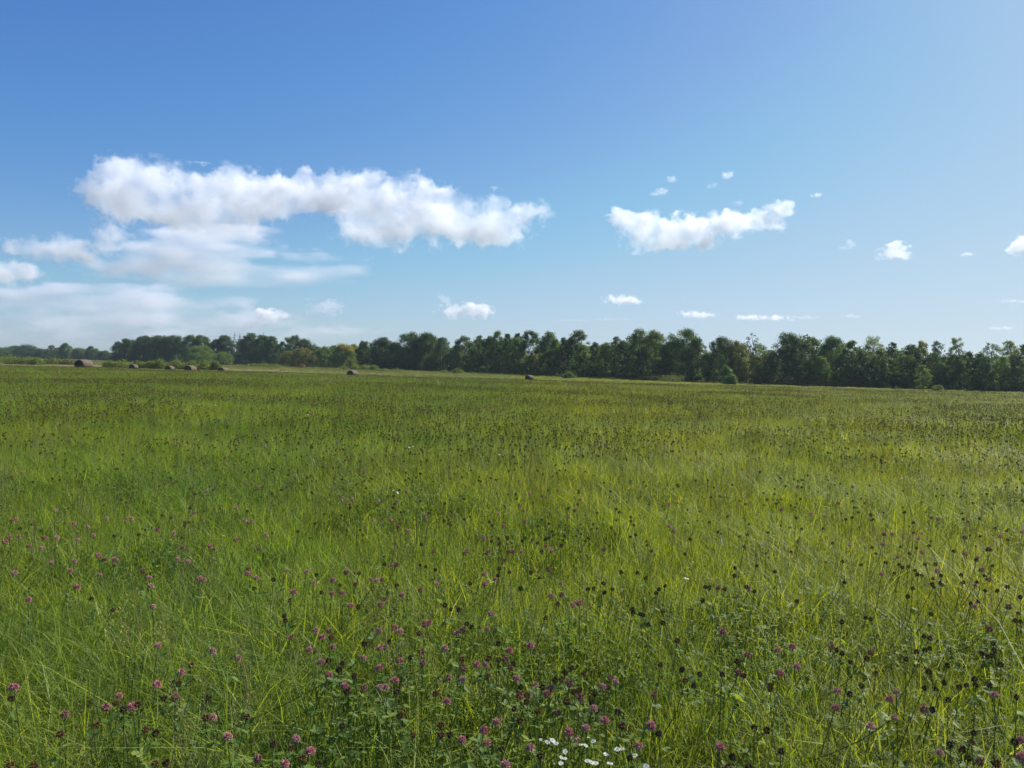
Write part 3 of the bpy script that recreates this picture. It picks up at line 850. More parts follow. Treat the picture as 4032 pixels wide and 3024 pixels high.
# ------------------------------------------------------------------ hay bales
def bale_parts(dia_w, dia_h, length, seed):
    """Sagged round bale lying on its side, axis along x, resting on z=0; side and the two ends are separate meshes."""
    nr, nl = 48, 14
    th = np.arange(nr) / nr * 2 * np.pi
    off = seed * 3.7
    def ringpt(t, rr, xx):
        y = np.cos(t) * dia_w / 2 * rr
        z = np.sin(t) * dia_h / 2 * rr
        z = np.where(z < -dia_h * 0.40, -dia_h * 0.40 + (z + dia_h * 0.40) * 0.25, z) + dia_h * 0.425
        return np.stack([np.broadcast_to(xx, t.shape), y, z], 1)
    V = []
    for j in range(nl + 1):
        x = (j / nl - 0.5) * length
        edge = 1 - 0.10 * (abs(2 * j / nl - 1)) ** 5
        rr = edge * (1 + 0.05 * (fbm(np.cos(th) * 2 + off, np.sin(th) * 2, x * 3.0 + 3, 3) - 0.5) + 0.02 * (noise3(np.cos(th) * 9 + off, np.sin(th) * 9, x * 5) - 0.5))
        V.append(ringpt(th, rr, x))
    V = np.concatenate(V); j = np.arange(nr); j2 = (j + 1) % nr
    Fq = np.concatenate([np.stack([i * nr + j, i * nr + j2, (i + 1) * nr + j2, (i + 1) * nr + j], 1) for i in range(nl)])
    g = Geo(); g.add(V, Fq, 0.0); side = g.mesh('wrap', True); side.materials.append(M['hay_side'])
    ends = []
    for sgn in (-1, 1):
        g = Geo(); rings = []
        ks = np.linspace(0.90, 0.04, 9)
        for k in ks:
            bulge = 0.05 * (1 - k ** 2) + 0.018 * math.sin(k * 34) + 0.0
            x0 = sgn * (length / 2 + bulge + (-0.004 if k == ks[0] else 0))
            P = ringpt(th, k * np.ones(nr), x0)
            P[:, 0] += sgn * 0.05 * (noise3(P[:, 1] * 7 + off, P[:, 2] * 7, 1.5 + 0 * th) - 0.5) * (k < 0.9)
            rings.append(P)
        V = np.concatenate(rings + [np.array([[sgn * (length / 2 + 0.05), 0, dia_h * 0.425]])])
        q = np.concatenate([np.stack([i * nr + j, i * nr + j2, (i + 1) * nr + j2, (i + 1) * nr + j], 1) for i in range(len(ks) - 1)])
        n0 = (len(ks) - 1) * nr; c = len(V) - 1
        g.add(V, q, 0.0)
        g.F.setdefault(3, []).append(np.stack([n0 + j, n0 + j2, np.full(nr, c)], 1)); g.M.setdefault(3, []).append(np.zeros(nr, int))
        e = g.mesh('end_face', True); e.materials.append(M['hay_end']); ends.append(e)
    # loose straw hanging off the wrap
    g = Geo(); r = np.random.default_rng(seed)
    for _ in range(260):
        x = r.uniform(-0.5, 0.5) * length; t = r.uniform(0, 2 * np.pi)
        b = ringpt(np.array([t]), np.array([0.99]), x)[0]
        n = np.array([0, math.cos(t), math.sin(t)]); d = n * 0.6 + r.normal(0, 0.6, 3); d /= np.linalg.norm(d)
        s = np.cross(d, [1, 0.2, 0.1]); s *= 0.008 / np.linalg.norm(s); L = r.uniform(0.05, 0.16)
        g.add([b - s, b + s, b + d * L], [[0, 1, 2]], r.random())
    st = g.mesh('loose_straw'); st.materials.append(M['dry_grass'])
    return side, ends, st


BALES = [  # u, v of the base, distance, heading, width, height, length, label
    (330, 1451, 98, 68, 1.70, 1.40, 1.45, 'largest hay bale, standing alone at the left end of the field'),
    (526, 1449, 172, 76, 1.6, 1.25, 1.15, 'small half hidden hay bale just right of the largest bale'),
    (669, 1455, 168, 74, 1.55, 1.25, 1.25, 'low tan topped hay bale second from the wide dark bale'),
    (750, 1458, 150, 76, 1.7, 1.40, 1.65, 'wide dark hay bale in the middle of the left row'),
    (879, 1461, 160, 74, 1.65, 1.25, 1.55, 'flattened hay bale in front of the light green bush tree'),
    (1387, 1477, 165, 68, 1.75, 1.40, 1.75, 'lone dark hay bale below the yellowing trees'),
    (2084, 1492, 178, 48, 1.6, 1.2, 1.35, 'low pale hay bale before the dark wood at centre'),
]
for i, (u, v, d, head, dw, dh, ln, lab) in enumerate(BALES):
    p = at_depth(u, v, d)
    o = bpy.data.objects.new('hay_bale', None); COL.objects.link(o)
    o.location = (p[0], d, float(terrain(p[0], d)) - 0.03)
    o.rotation_euler = (0, R(1.0), R(head))
    side, ends, st = bale_parts(dw, dh, ln, i + 1)
    w = link('wrap', side, o); link('loose_straw', st, w)
    for e in ends: link('end_face', e, o)
    tag(o, lab, 'hay bale', 'round hay bales on the mown strip')

# ------------------------------------------------------------------ trees and bushes
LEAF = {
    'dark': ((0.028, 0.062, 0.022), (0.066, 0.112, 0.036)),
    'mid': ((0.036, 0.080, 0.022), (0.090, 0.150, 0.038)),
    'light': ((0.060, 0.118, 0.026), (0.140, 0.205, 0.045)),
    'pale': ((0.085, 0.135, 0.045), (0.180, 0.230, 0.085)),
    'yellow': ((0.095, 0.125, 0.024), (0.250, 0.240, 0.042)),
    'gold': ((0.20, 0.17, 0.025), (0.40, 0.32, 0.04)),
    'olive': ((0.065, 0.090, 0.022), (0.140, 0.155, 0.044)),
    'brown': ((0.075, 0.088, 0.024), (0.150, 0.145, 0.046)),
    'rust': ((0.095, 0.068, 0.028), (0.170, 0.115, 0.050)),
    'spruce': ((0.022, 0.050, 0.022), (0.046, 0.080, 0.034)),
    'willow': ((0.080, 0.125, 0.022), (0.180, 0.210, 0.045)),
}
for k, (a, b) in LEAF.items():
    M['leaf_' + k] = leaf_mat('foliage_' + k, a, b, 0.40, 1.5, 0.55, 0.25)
UNIT = np.array([[-0.5, -0.12, 0], [0.0, -0.34, 0.05], [0.5, 0.0, -0.03], [0.0, 0.36, 0.06]])


def leaf_cloud(C, rad, n, size, r, flat=0.75):
    """n leaf-spray faces in soft shells round the clump centres C."""
    per = np.maximum(1, (rad ** 2 / (rad ** 2).sum() * n)).astype(int)
    idx = np.repeat(np.arange(len(C)), per); m = len(idx)
    d = r.normal(0, 1, (m, 3)); d /= np.linalg.norm(d, axis=1)[:, None]
    q = r.random(m) ** 0.45 * np.clip(r.normal(1.0, 0.16, m), 0.5, 1.45)
    P = C[idx] + d * (q * rad[idx])[:, None] * np.array([1, 1, flat])
    nrm = d * 0.7 + r.normal(0, 0.6, (m, 3)) + np.array([0, 0, 0.35]); nrm /= np.linalg.norm(nrm, axis=1)[:, None]
    t = np.cross(nrm, r.normal(0, 1, (m, 3))); t /= np.linalg.norm(t, axis=1)[:, None] + 1e-9
    b = np.cross(nrm, t); s = size * r.uniform(0.55, 1.35, m)
    V = P[:, None] + s[:, None, None] * (UNIT[None, :, :1] * t[:, None] + UNIT[None, :, 1:2] * b[:, None] + UNIT[None, :, 2:] * nrm[:, None])
    clump_tint = r.normal(0, 0.16, len(C))[idx]
    var = np.clip(r.random(m) * 0.75 + 0.12 + clump_tint, 0, 1)
    return V.reshape(-1, 3), np.arange(4 * m).reshape(m, 4), np.repeat(var, 4)


def crown_shape(kind, H, W, r):
    """Clump centres and radii for a crown: (C, rad, leaf count, bottom)."""
    if kind == 'spruce':
        C, rad = [], []
        lv = max(8, int(H / 0.9))
        for i in range(lv):
            t = i / (lv - 1); z = H * (0.08 + 0.90 * t); w = W * 0.5 * (1 - t) ** 0.85 + 0.08
            for _ in range(max(2, int(7 * (1 - t)))):
                a = r.uniform(0, 6.28); q = r.uniform(0.45, 0.95)
                C.append((math.cos(a) * w * q, math.sin(a) * w * q, z - 0.25 * w * q + r.normal(0, 0.1))); rad.append(0.30 * w + 0.16)
        return np.array(C), np.array(rad), 2200
    bot = {'oak': 0.06, 'broad': 0.05, 'tall': 0.05, 'open': 0.10, 'bush': 0.02, 'trunked': 0.16, 'crooked': 0.5}[kind]
    n = {'oak': 86, 'broad': 76, 'tall': 64, 'open': 84, 'bush': 34, 'trunked': 74, 'crooked': 15}[kind]
    C, rad = [], []
    lean = r.normal(0, 0.03, 2) * H
    W = W * 1.24
    for i in range(n):
        t = ((i + r.random()) / n) ** 0.9
        if kind == 'tall': w = math.sin(math.pi * (0.16 + 0.76 * t)) ** 0.75
        elif kind == 'bush': w = math.sqrt(max(0.02, 1 - (t * 0.95) ** 2.2))
        elif kind == 'crooked': w = math.sin(math.pi * (0.22 + 0.66 * t)) ** 0.7
        else: w = min(1.0, 0.72 + 0.8 * t) * math.sqrt(max(0.03, 1 - max(0, (t - 0.40) / 0.63) ** 2.2))
        w *= r.uniform(0.82, 1.12) if kind != 'bush' else r.uniform(0.62, 1.15)
        q = r.uniform(0.30 if kind != 'open' else 0.0, 1.0) ** 0.5; a = r.uniform(0, 6.28)
        k = {'open': 0.115, 'crooked': 0.15, 'bush': 0.20, 'oak': 0.135, 'broad': 0.135, 'tall': 0.165, 'trunked': 0.135}[kind]
        rr = W * k * r.uniform(0.65, 1.25)
        z = H * (bot + (1 - bot) * t) - rr * 0.5
        x = (W / 2 * w - rr * 0.5) * q
        C.append((math.cos(a) * x + lean[0] * t, math.sin(a) * x + lean[1] * t, max(rr * 0.4, z))); rad.append(rr)
    cnt = {'oak': 9800, 'broad': 9000, 'tall': 7800, 'open': 4600, 'bush': 5200, 'trunked': 6600, 'crooked': 900}[kind]
    return np.array(C), np.array(rad), cnt


def tree(u, vtop, wpx, dist, kind, leaf, label, group, cat='tree', name=None, bark='bark', leafs=0.33, extra=None, depth=1.0, base_lift=0.0):
    top = at_depth(u, vtop, dist)
    gz = float(terrain(top[0], dist)) + base_lift
    H = top[2] - gz; W = wpx / F * dist
    r = np.random.default_rng(int(u * 13 + vtop * 7 + wpx) % 100000)
    o = bpy.data.objects.new(name or {'spruce': 'spruce_tree', 'bush': 'bush'}.get(kind, 'broadleaf_tree'), None)
    COL.objects.link(o); o.location = (top[0], dist, gz - 0.1)
    C, rad, cnt = crown_shape(kind, H, W, r)
    C[:, 1] *= depth
    cnt = int(cnt * np.clip((W * H / 110.0), 0.22, 1.6) * 1.45)
    V, Fc, var = leaf_cloud(C, rad, cnt, leafs * (dist / 260.0) ** 0.5, r)
    me = mesh('crown', V, Fc, {'var': var})
    cr = link('crown', me, o, (M['leaf_' + leaf],))
    if extra:     # a differently coloured bough of the same crown
        ei, el = extra
        sel = np.array(sorted(range(len(C)), key=lambda i: (C[i] - np.array(ei(H, W))) @ (C[i] - np.array(ei(H, W))))[:max(4, len(C) // 7)])
        V2, F2, v2 = leaf_cloud(C[sel] + np.array([0, -0.5, 0.2]), rad[sel] * 1.05, int(cnt * 0.22), leafs, r)
        link('turning_foliage', mesh('turning_foliage', V2, F2, {'var': v2}), o, (M['leaf_' + el],))
    g = Geo()
    tr = max(0.06, 0.016 * H) if kind != 'bush' else 0.05
    k = 6
    px = r.normal(0, 0.012, k).cumsum() * H; py = r.normal(0, 0.012, k).cumsum() * H
    hh = H * (0.9 if kind in ('spruce', 'tall') else 0.8) if kind != 'bush' else H * 0.6
    pts = [(px[i] - px[0], py[i] - py[0], hh * i / (k - 1)) for i in range(k)]
    tube(g, pts, np.linspace(tr, tr * 0.2, k), 7)
    pts = np.array(pts)
    for i in r.choice(len(C), min(len(C), {'open': 14, 'crooked': 9, 'bush': 5}.get(kind, 9)), replace=False):
        c = C[i]; z0 = max(0.15 * H, c[2] - 0.22 * H) if kind != 'spruce' else c[2]
        b = np.array([np.interp(z0, pts[:, 2], pts[:, 0]), np.interp(z0, pts[:, 2], pts[:, 1]), min(z0, hh)])
        mid = (b + c) / 2 + np.array([0, 0, -0.03 * H])
        tube(g, [b, mid, c], [tr * 0.45, tr * 0.3, tr * 0.1], 5)
    me = g.mesh('trunk', True)
    link('trunk', me, o, (M[bark],))
    tag(o, label, cat, group)
    return o


G_FAR, G_LEFT, G_EDGE = 'far trees beyond the bushes at the left', 'left clump of trees', 'trees along the edge of the wood'
TREES = [
    # far left row
    (20, 1366, 90, 640, 'broad', 'mid', 'hazy far tree at the very left end of the row', G_FAR),
    (62, 1361, 60, 650, 'broad', 'dark', 'far rounded tree beside the leftmost one', G_FAR),
    (110, 1357, 90, 640, 'oak', 'dark', 'widest dark rounded tree of the far left row', G_FAR),
    (160, 1372, 60, 640, 'broad', 'dark', 'low far tree right of the widest dark one', G_FAR),
    (204, 1358, 34, 630, 'open', 'mid', 'thin open far tree with a small tuft at its top', G_FAR),
    (232, 1369, 50, 640, 'broad', 'mid', 'low far tree between the two thin ones', G_FAR),
    (256, 1350, 38, 620, 'tall', 'mid', 'tallest thin far tree above the largest hay bale', G_FAR),
    (276, 1361, 24, 640, 'open', 'pale', 'slim pale far tree beside the tallest thin one', G_FAR),
    (312, 1370, 66, 640, 'broad', 'mid', 'far green tree right behind the largest hay bale', G_FAR),
    (354, 1362, 36, 620, 'tall', 'dark', 'narrow dark far tree right of the largest bale', G_FAR),
    (374, 1372, 40, 610, 'broad', 'light', 'small light green far tree beside the narrow dark one', G_FAR),
    (412, 1380, 60, 600, 'broad', 'dark', 'low dark far tree sloping up to the big clump', G_FAR),
    # left clump
    (466, 1344, 56, 470, 'tall', 'dark', 'lowest dark tree at the clump\'s left shoulder', G_LEFT),
    (508, 1333, 70, 455, 'broad', 'dark', 'dark tree second from the clump\'s left shoulder', G_LEFT),
    (562, 1321, 84, 450, 'oak', 'dark', 'tall dark tree left of the clump\'s middle', G_LEFT),
    (628, 1319, 96, 445, 'oak', 'dark', 'broad dark tree at the middle of the clump', G_LEFT),
    (694, 1319, 90, 445, 'oak', 'dark', 'dark round topped tree right of the clump\'s middle', G_LEFT),
    (745, 1317, 64, 440, 'trunked', 'mid', 'tree with pale trunks showing through, clump\'s right part', G_LEFT),
    (798, 1319, 76, 440, 'oak', 'mid', 'lighter tree at the clump\'s right end before the gap', G_LEFT),
    # smaller trees in front of it
    (787, 1358, 100, 400, 'broad', 'light', 'light green small tree in front of the left clump', G_LEFT),
    (876, 1384, 76, 390, 'broad', 'light', 'light green bushy tree at the gap, sloping down right', G_LEFT),
    # second dark clump
    (852, 1336, 60, 440, 'oak', 'dark', 'dark tree just right of the sky gap', 'second clump of trees'),
    (884, 1318, 70, 435, 'oak', 'dark', 'dark tree with jagged top, right of the sky gap', 'second clump of trees'),
    (924, 1306, 56, 430, 'spruce', 'spruce', 'tall spruce with the left of two pointed tops', 'second clump of trees'),
    (944, 1307, 54, 430, 'spruce', 'spruce', 'tall spruce with the right of two pointed tops', 'second clump of trees'),
    (984, 1310, 80, 420, 'oak', 'dark', 'dark round tree beside the pointed spruces', 'second clump of trees'),
    (1038, 1306, 26, 430, 'spruce', 'spruce', 'lone spruce tip poking above round crowns', 'second clump of trees'),
    (1030, 1318, 74, 415, 'oak', 'mid', 'green round tree under the lone spruce tip', 'second clump of trees'),
    (1072, 1322, 60, 410, 'oak', 'mid', 'green tree at the right slope of the second clump', 'second clump of trees'),
    (1100, 1350, 46, 405, 'broad', 'dark', 'low dark tree between the clump and the open oak', 'second clump of trees'),
    # the open oak and olive trees
    (1136, 1327, 76, 380, 'open', 'dark', 'airy tree left of the open oak, sky showing through', G_EDGE),
    (1160, 1318, 70, 385, 'open', 'dark', 'open oak with gappy dark crown above the brown tree', G_EDGE),
    (1202, 1334, 84, 385, 'oak', 'dark', 'dark sloping crown right of the open oak', G_EDGE),
    (1244, 1363, 50, 385, 'open', 'dark', 'small open dark tree at the low sky dip', G_EDGE),
    (1135, 1380, 72, 335, 'broad', 'olive', 'olive green bushy tree below the open oak', G_EDGE),
    (1196, 1367, 92, 330, 'broad', 'brown', 'brownish turning tree with rounded top', G_EDGE),
    (1276, 1362, 74, 335, 'broad', 'light', 'light green tree with bare twigs above it', G_EDGE),
    (1318, 1358, 40, 350, 'broad', 'dark', 'small dark tree peeping behind the yellowing ones', G_EDGE),
    (1352, 1356, 100, 330, 'broad', 'light', 'yellow green tree with a golden bough', G_EDGE),
    (1392, 1354, 60, 335, 'broad', 'yellow', 'yellowing tree beside the golden bough', G_EDGE),
    # dark oaks
    (1432, 1341, 60, 320, 'broad', 'dark', 'dark tree right of the yellowing trees', G_EDGE),
    (1500, 1326, 96, 310, 'oak', 'spruce', 'spiky topped dark tree left of the great oak', G_EDGE),
    (1560, 1345, 70, 300, 'broad', 'dark', 'low dark tree between spiky tree and great oak', G_EDGE),
    (1614, 1306, 110, 298, 'oak', 'dark', 'great dark oak, taller left one of the pair', G_EDGE),
    (1686, 1308, 104, 298, 'oak', 'dark', 'great dark oak, right one of the pair', G_EDGE),
    (1740, 1326, 60, 292, 'trunked', 'dark', 'dark tree with a white birch trunk by the wood\'s step', G_EDGE),
    (1790, 1362, 60, 290, 'broad', 'mid', 'low tree in the step right of the great oaks', G_EDGE),
    # the long right wood
    (1826, 1320, 86, 275, 'broad', 'mid', 'green tree right of the step, rounded and tall', G_EDGE),
    (1886, 1318, 48, 275, 'open', 'mid', 'thin open tree with a small tufted top', G_EDGE),
    (1924, 1321, 64, 268, 'broad', 'mid', 'green tree left of the pale pointed one', G_EDGE),
    (1957, 1300, 56, 266, 'tall', 'light', 'pale pointed tree rising over its neighbours', G_EDGE),
    (1998, 1312, 48, 268, 'broad', 'dark', 'dark small headed tree between the pale and tall ones', G_EDGE),
    (2026, 1326, 84, 258, 'broad', 'light', 'lit green tree with soft top left of the tall dark head', G_EDGE),
    (2042, 1311, 50, 268, 'broad', 'dark', 'dark tree behind the soft lit green one', G_EDGE),
    (2090, 1299, 82, 262, 'trunked', 'dark', 'tall dark headed tree above yellowing lower boughs', G_EDGE),
    (2100, 1392, 34, 248, 'tall', 'yellow', 'slender yellow and orange young tree by the pale bale', G_EDGE),
    (2156, 1302, 88, 256, 'tall', 'mid', 'pointed tree with sunlit yellow green right flank', G_EDGE),
    (2186, 1330, 46, 250, 'tall', 'light', 'sunlit light green tree beside the pointed one', G_EDGE),
    (2222, 1327, 60, 255, 'broad', 'dark', 'lower dark tree left of the broad domed tree', G_EDGE),
    (2274, 1298, 84, 252, 'oak', 'mid', 'broad domed tree standing above a light green one', G_EDGE),
    (2298, 1354, 62, 242, 'broad', 'light', 'bright green low tree below the domed tree', G_EDGE),
    (2344, 1346, 56, 246, 'broad', 'mid', 'low tree at the dip in the skyline', G_EDGE),
    (2382, 1347, 60, 243, 'broad', 'light', 'light green low tree right of the skyline dip', G_EDGE),
    (2424, 1321, 56, 245, 'open', 'mid', 'airy grey green tree rising right of the dip', G_EDGE),
    (2452, 1338, 60, 240, 'broad', 'dark', 'dark low tree left of the tall twin crowns', G_EDGE),
    (2506, 1293, 82, 238, 'tall', 'mid', 'left of the tall twin crowns, green and pointed', G_EDGE),
    (2576, 1299, 108, 236, 'oak', 'light', 'right of the tall twin crowns, sunlit and broad', G_EDGE),
    (2632, 1345, 50, 234, 'broad', 'mid', 'low tree between twin crowns and the big ragged one', G_EDGE),
    (2692, 1292, 150, 232, 'oak', 'mid', 'big ragged tree with a feathery peaked top', G_EDGE),
    (2748, 1326, 80, 230, 'broad', 'mid', 'lower right shoulder tree of the ragged one', G_EDGE),
    (2790, 1384, 50, 226, 'tall', 'light', 'light green narrow tree under the skyline notch', G_EDGE),
    (2838, 1324, 106, 224, 'oak', 'dark', 'dark dome with small bumps right of the notch', G_EDGE),
    (2906, 1341, 90, 222, 'broad', 'olive', 'olive green tree right of the bumpy dark dome', G_EDGE),
    (2962, 1307, 52, 228, 'crooked', 'dark', 'crooked tree with loose tufts high above its neighbours', G_EDGE),
    (2996, 1349, 84, 228, 'open', 'pale', 'pale airy tree behind the crooked one', G_EDGE),
    (2978, 1394, 56, 214, 'broad', 'olive', 'yellowish olive tree below the pale airy one', G_EDGE),
    (3040, 1376, 50, 220, 'broad', 'mid', 'low tree left of the great black dome', G_EDGE),
    (3096, 1306, 130, 216, 'oak', 'spruce', 'great black green dome, darkest tree of the wood', G_EDGE),
    (3190, 1326, 90, 216, 'broad', 'mid', 'smaller green dome right of the great black one', G_EDGE),
    (3228, 1400, 56, 206, 'broad', 'light', 'lit light green tree low between two domes', G_EDGE),
    (3288, 1320, 118, 212, 'oak', 'mid', 'broad grey green dome in the right part', G_EDGE),
    (3350, 1338, 60, 210, 'broad', 'mid', 'right shoulder tree of the grey green dome', G_EDGE),
    (3438, 1321, 104, 212, 'open', 'pale', 'pale feathery tree with sky through its top', G_EDGE),
    (3404, 1372, 66, 204, 'broad', 'dark', 'dark tree below and left of the feathery one', G_EDGE),
    (3468, 1376, 70, 204, 'broad', 'dark', 'dark tree below the right of the feathery one', G_EDGE),
    (3518, 1344, 54, 208, 'broad', 'mid', 'twin tufted tree right of the feathery one', G_EDGE),
    (3582, 1354, 84, 202, 'oak', 'dark', 'flat topped dark tree in the right part', G_EDGE),
    (3636, 1338, 54, 208, 'tall', 'yellow', 'yellow green tree peeking above dark crowns', G_EDGE),
    (3694, 1340, 72, 205, 'open', 'dark', 'dark open crown with sky specks, right part', G_EDGE),
    (3672, 1386, 90, 199, 'broad', 'dark', 'wide dark tree below the open crown', G_EDGE),
    (3768, 1326, 70, 204, 'open', 'pale', 'tall pale airy tree before the sky gap', G_EDGE),
    (3756, 1392, 70, 198, 'broad', 'dark', 'dark tree below the tall pale airy one', G_EDGE),
    (3638, 1433, 50, 190, 'tall', 'light', 'young leafy cone shaped tree standing before the dark wood', G_EDGE),
    (3812, 1381, 66, 200, 'oak', 'dark', 'small dark dome under the right sky gap', G_EDGE),
    (3862, 1388, 50, 198, 'trunked', 'mid', 'low tree with bare trunks right of the dark dome', G_EDGE),
    (3902, 1347, 76, 200, 'open', 'mid', 'open topped tree right of the sky gap', G_EDGE),
    (3884, 1400, 60, 194, 'trunked', 'dark', 'dark tree on bare stems below the open topped one', G_EDGE),
    (3984, 1337, 84, 202, 'open', 'pale', 'pale green tree near the right end', G_EDGE),
    (3946, 1400, 62, 192, 'trunked', 'light', 'bright green tree with leaning flank, right end', G_EDGE),
    (3990, 1392, 60, 194, 'trunked', 'dark', 'dark tree on bare trunk beside the bright green one', G_EDGE),
    (4034, 1350, 60, 196, 'trunked', 'mid', 'last tree cut by the right border', G_EDGE),
]
EXTRA = {(1352, 1356): (lambda H, W: (0.12 * W, -0.2 * W, 0.92 * H), 'gold'), (2100, 1392): (lambda H, W: (0, -0.3, 0.35 * H), 'rust'),
         }
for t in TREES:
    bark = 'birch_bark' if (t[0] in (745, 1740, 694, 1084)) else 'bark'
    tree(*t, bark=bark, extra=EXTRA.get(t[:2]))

BUSHES = [
    (30, 1398, 120, 208, 'willow', 'yellow green bush mound at the far left edge'),
    (108, 1410, 90, 208, 'willow', 'low green bush second from the far left edge'),
    (70, 1416, 90, 204, 'olive', 'dark shaded bush in front of the far left mound'),
    (140, 1412, 60, 206, 'willow', 'rounded bush ending the far left thicket'),
    (205, 1416, 90, 222, 'olive', 'low olive bush left of the largest hay bale'),
    (270, 1418, 80, 224, 'brown', 'low brownish bush directly behind the largest bale'),
    (430, 1424, 60, 198, 'willow', 'leftmost bush of the long willow thicket'),
    (478, 1423, 80, 198, 'willow', 'willow bush left of the small half hidden bale'),
    (540, 1424, 80, 198, 'willow', 'willow bush behind the small half hidden bale'),
    (590, 1424, 60, 198, 'willow', 'willow bush between the second and third bales'),
    (630, 1418, 70, 198, 'willow', 'taller willow bush left of the third bale'),
    (690, 1419, 80, 198, 'willow', 'bright willow bush behind the low tan topped bale'),
    (752, 1422, 70, 198, 'willow', 'willow bush behind the wide dark bale'),
    (810, 1422, 80, 198, 'willow', 'willow bush right of the wide dark bale'),
    (850, 1424, 50, 198, 'olive', 'small olive bush at the foot of the light green tree'),
    (948, 1444, 50, 270, 'willow', 'very low bush right of the flattened bale'),
    (1000, 1436, 56, 275, 'willow', 'low rounded bush under the pointed spruces'),
    (1040, 1432, 60, 275, 'willow', 'bush in the middle of the low row under the second clump'),
    (1086, 1432, 60, 270, 'willow', 'bush at the right end of that low row'),
    (1188, 1432, 34, 280, 'rust', 'reddish brown bush below the turning brown tree'),
    (1238, 1454, 34, 262, 'willow', 'tiny round bush right of the reddish one'),
    (1318, 1456, 40, 255, 'willow', 'tiny pale bush left of the lone dark bale'),
    (1350, 1440, 50, 262, 'olive', 'dark olive bush just left of the lone dark bale'),
    (1384, 1419, 22, 290, 'yellow', 'slim yellow sapling above the lone dark bale'),
    (1400, 1434, 60, 262, 'willow', 'bright bush directly behind the lone dark bale'),
    (1440, 1434, 60, 260, 'willow', 'yellow green bush right of the lone dark bale'),
    (1474, 1436, 44, 258, 'light', 'upright fresh green bush second right of the bale'),
    (1514, 1450, 40, 255, 'willow', 'small bush in front of the spiky dark tree'),
    (1560, 1452, 50, 252, 'willow', 'small rounded bush left of the great oaks'),
    (1752, 1458, 40, 250, 'olive', 'low bush at the foot of the white birch trunk'),
    (1800, 1448, 50, 250, 'willow', 'bush in front of the wood\'s step'),
    (2236, 1452, 60, 226, 'light', 'light green shrub at the wood\'s foot below the pointed tree'),
    (2240, 1462, 40, 216, 'mid', 'low dark shrub at the foot of the domed tree'),
    (2560, 1482, 70, 210, 'olive', 'low weedy shrub below the tall twin crowns'),
    (2650, 1482, 80, 205, 'olive', 'low weedy shrub below the big ragged tree'),
    (2864, 1439, 40, 204, 'light', 'small pale cone shaped shrub below the bumpy dark dome'),
    (2880, 1470, 44, 198, 'light', 'light green shrub beside the pale cone shaped one'),
    (3130, 1494, 60, 198, 'olive', 'olive low shrub below the great black dome'),
    (3250, 1496, 90, 196, 'brown', 'wide brownish low shrub below the broad grey green dome'),
    (3440, 1478, 70, 194, 'olive', 'pale rounded shrub below the feathery tree'),
    (3690, 1516, 40, 188, 'willow', 'small dry shrub right of the young cone shaped tree'),
    (3360, 1500, 70, 195, 'brown', 'dark brownish shrub left of the pale rounded shrub'),
]
for u, vt, w, d, leaf, lab in BUSHES:
    if u < 860: vt -= 7
    if u > 2200 and u not in (3690, 2864, 2880): d, w = d + 12, w * 1.35
    nm = 'sapling' if 'sapling' in lab else ('shrub' if 'shrub' in lab else 'bush')
    tree(u, vt, w, d, 'tall' if 'sapling' in lab or 'cone' in lab else 'bush', leaf, lab, 'bushes along the field edge', 'bush', nm, leafs=0.34)

# the depth of the wood behind the front trees: one dark mass
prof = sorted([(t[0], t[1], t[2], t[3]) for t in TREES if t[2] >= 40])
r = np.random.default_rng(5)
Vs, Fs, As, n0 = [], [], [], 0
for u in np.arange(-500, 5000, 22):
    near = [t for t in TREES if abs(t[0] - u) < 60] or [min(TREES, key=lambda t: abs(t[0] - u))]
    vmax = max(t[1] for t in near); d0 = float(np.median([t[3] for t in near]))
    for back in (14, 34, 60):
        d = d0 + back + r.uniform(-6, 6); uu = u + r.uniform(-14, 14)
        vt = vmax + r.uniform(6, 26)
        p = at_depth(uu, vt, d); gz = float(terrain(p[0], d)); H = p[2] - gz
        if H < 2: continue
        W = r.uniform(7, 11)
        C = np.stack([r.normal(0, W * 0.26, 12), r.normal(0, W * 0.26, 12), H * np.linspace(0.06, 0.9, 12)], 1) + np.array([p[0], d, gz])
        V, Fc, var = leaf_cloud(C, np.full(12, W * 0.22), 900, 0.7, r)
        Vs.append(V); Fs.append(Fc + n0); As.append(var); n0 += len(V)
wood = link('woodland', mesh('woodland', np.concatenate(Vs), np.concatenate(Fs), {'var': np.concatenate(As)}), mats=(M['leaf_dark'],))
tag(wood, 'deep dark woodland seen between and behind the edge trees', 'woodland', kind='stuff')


# ------------------------------------------------------------------ clouds: real volumes high over the country behind the wood
def cloud_material(name, dens, aniso=0.35):
    m, nt, out = new_mat(name)
    v = N(nt, 'ShaderNodeVolumePrincipled')
    v.inputs['Color'].default_value = (0.965, 0.972, 0.992, 1)
    v.inputs['Anisotropy'].default_value = aniso
    v.inputs['Density'].default_value = 0
    a = N(nt, 'ShaderNodeAttribute', attribute_name='density')
    mm = N(nt, 'ShaderNodeMath', operation='MULTIPLY'); mm.inputs[1].default_value = dens
    nt.links.new(a.outputs['Fac'], mm.inputs[0]); nt.links.new(mm.outputs[0], v.inputs['Density'])
    nt.links.new(v.outputs[0], out.inputs['Volume'])
    return m


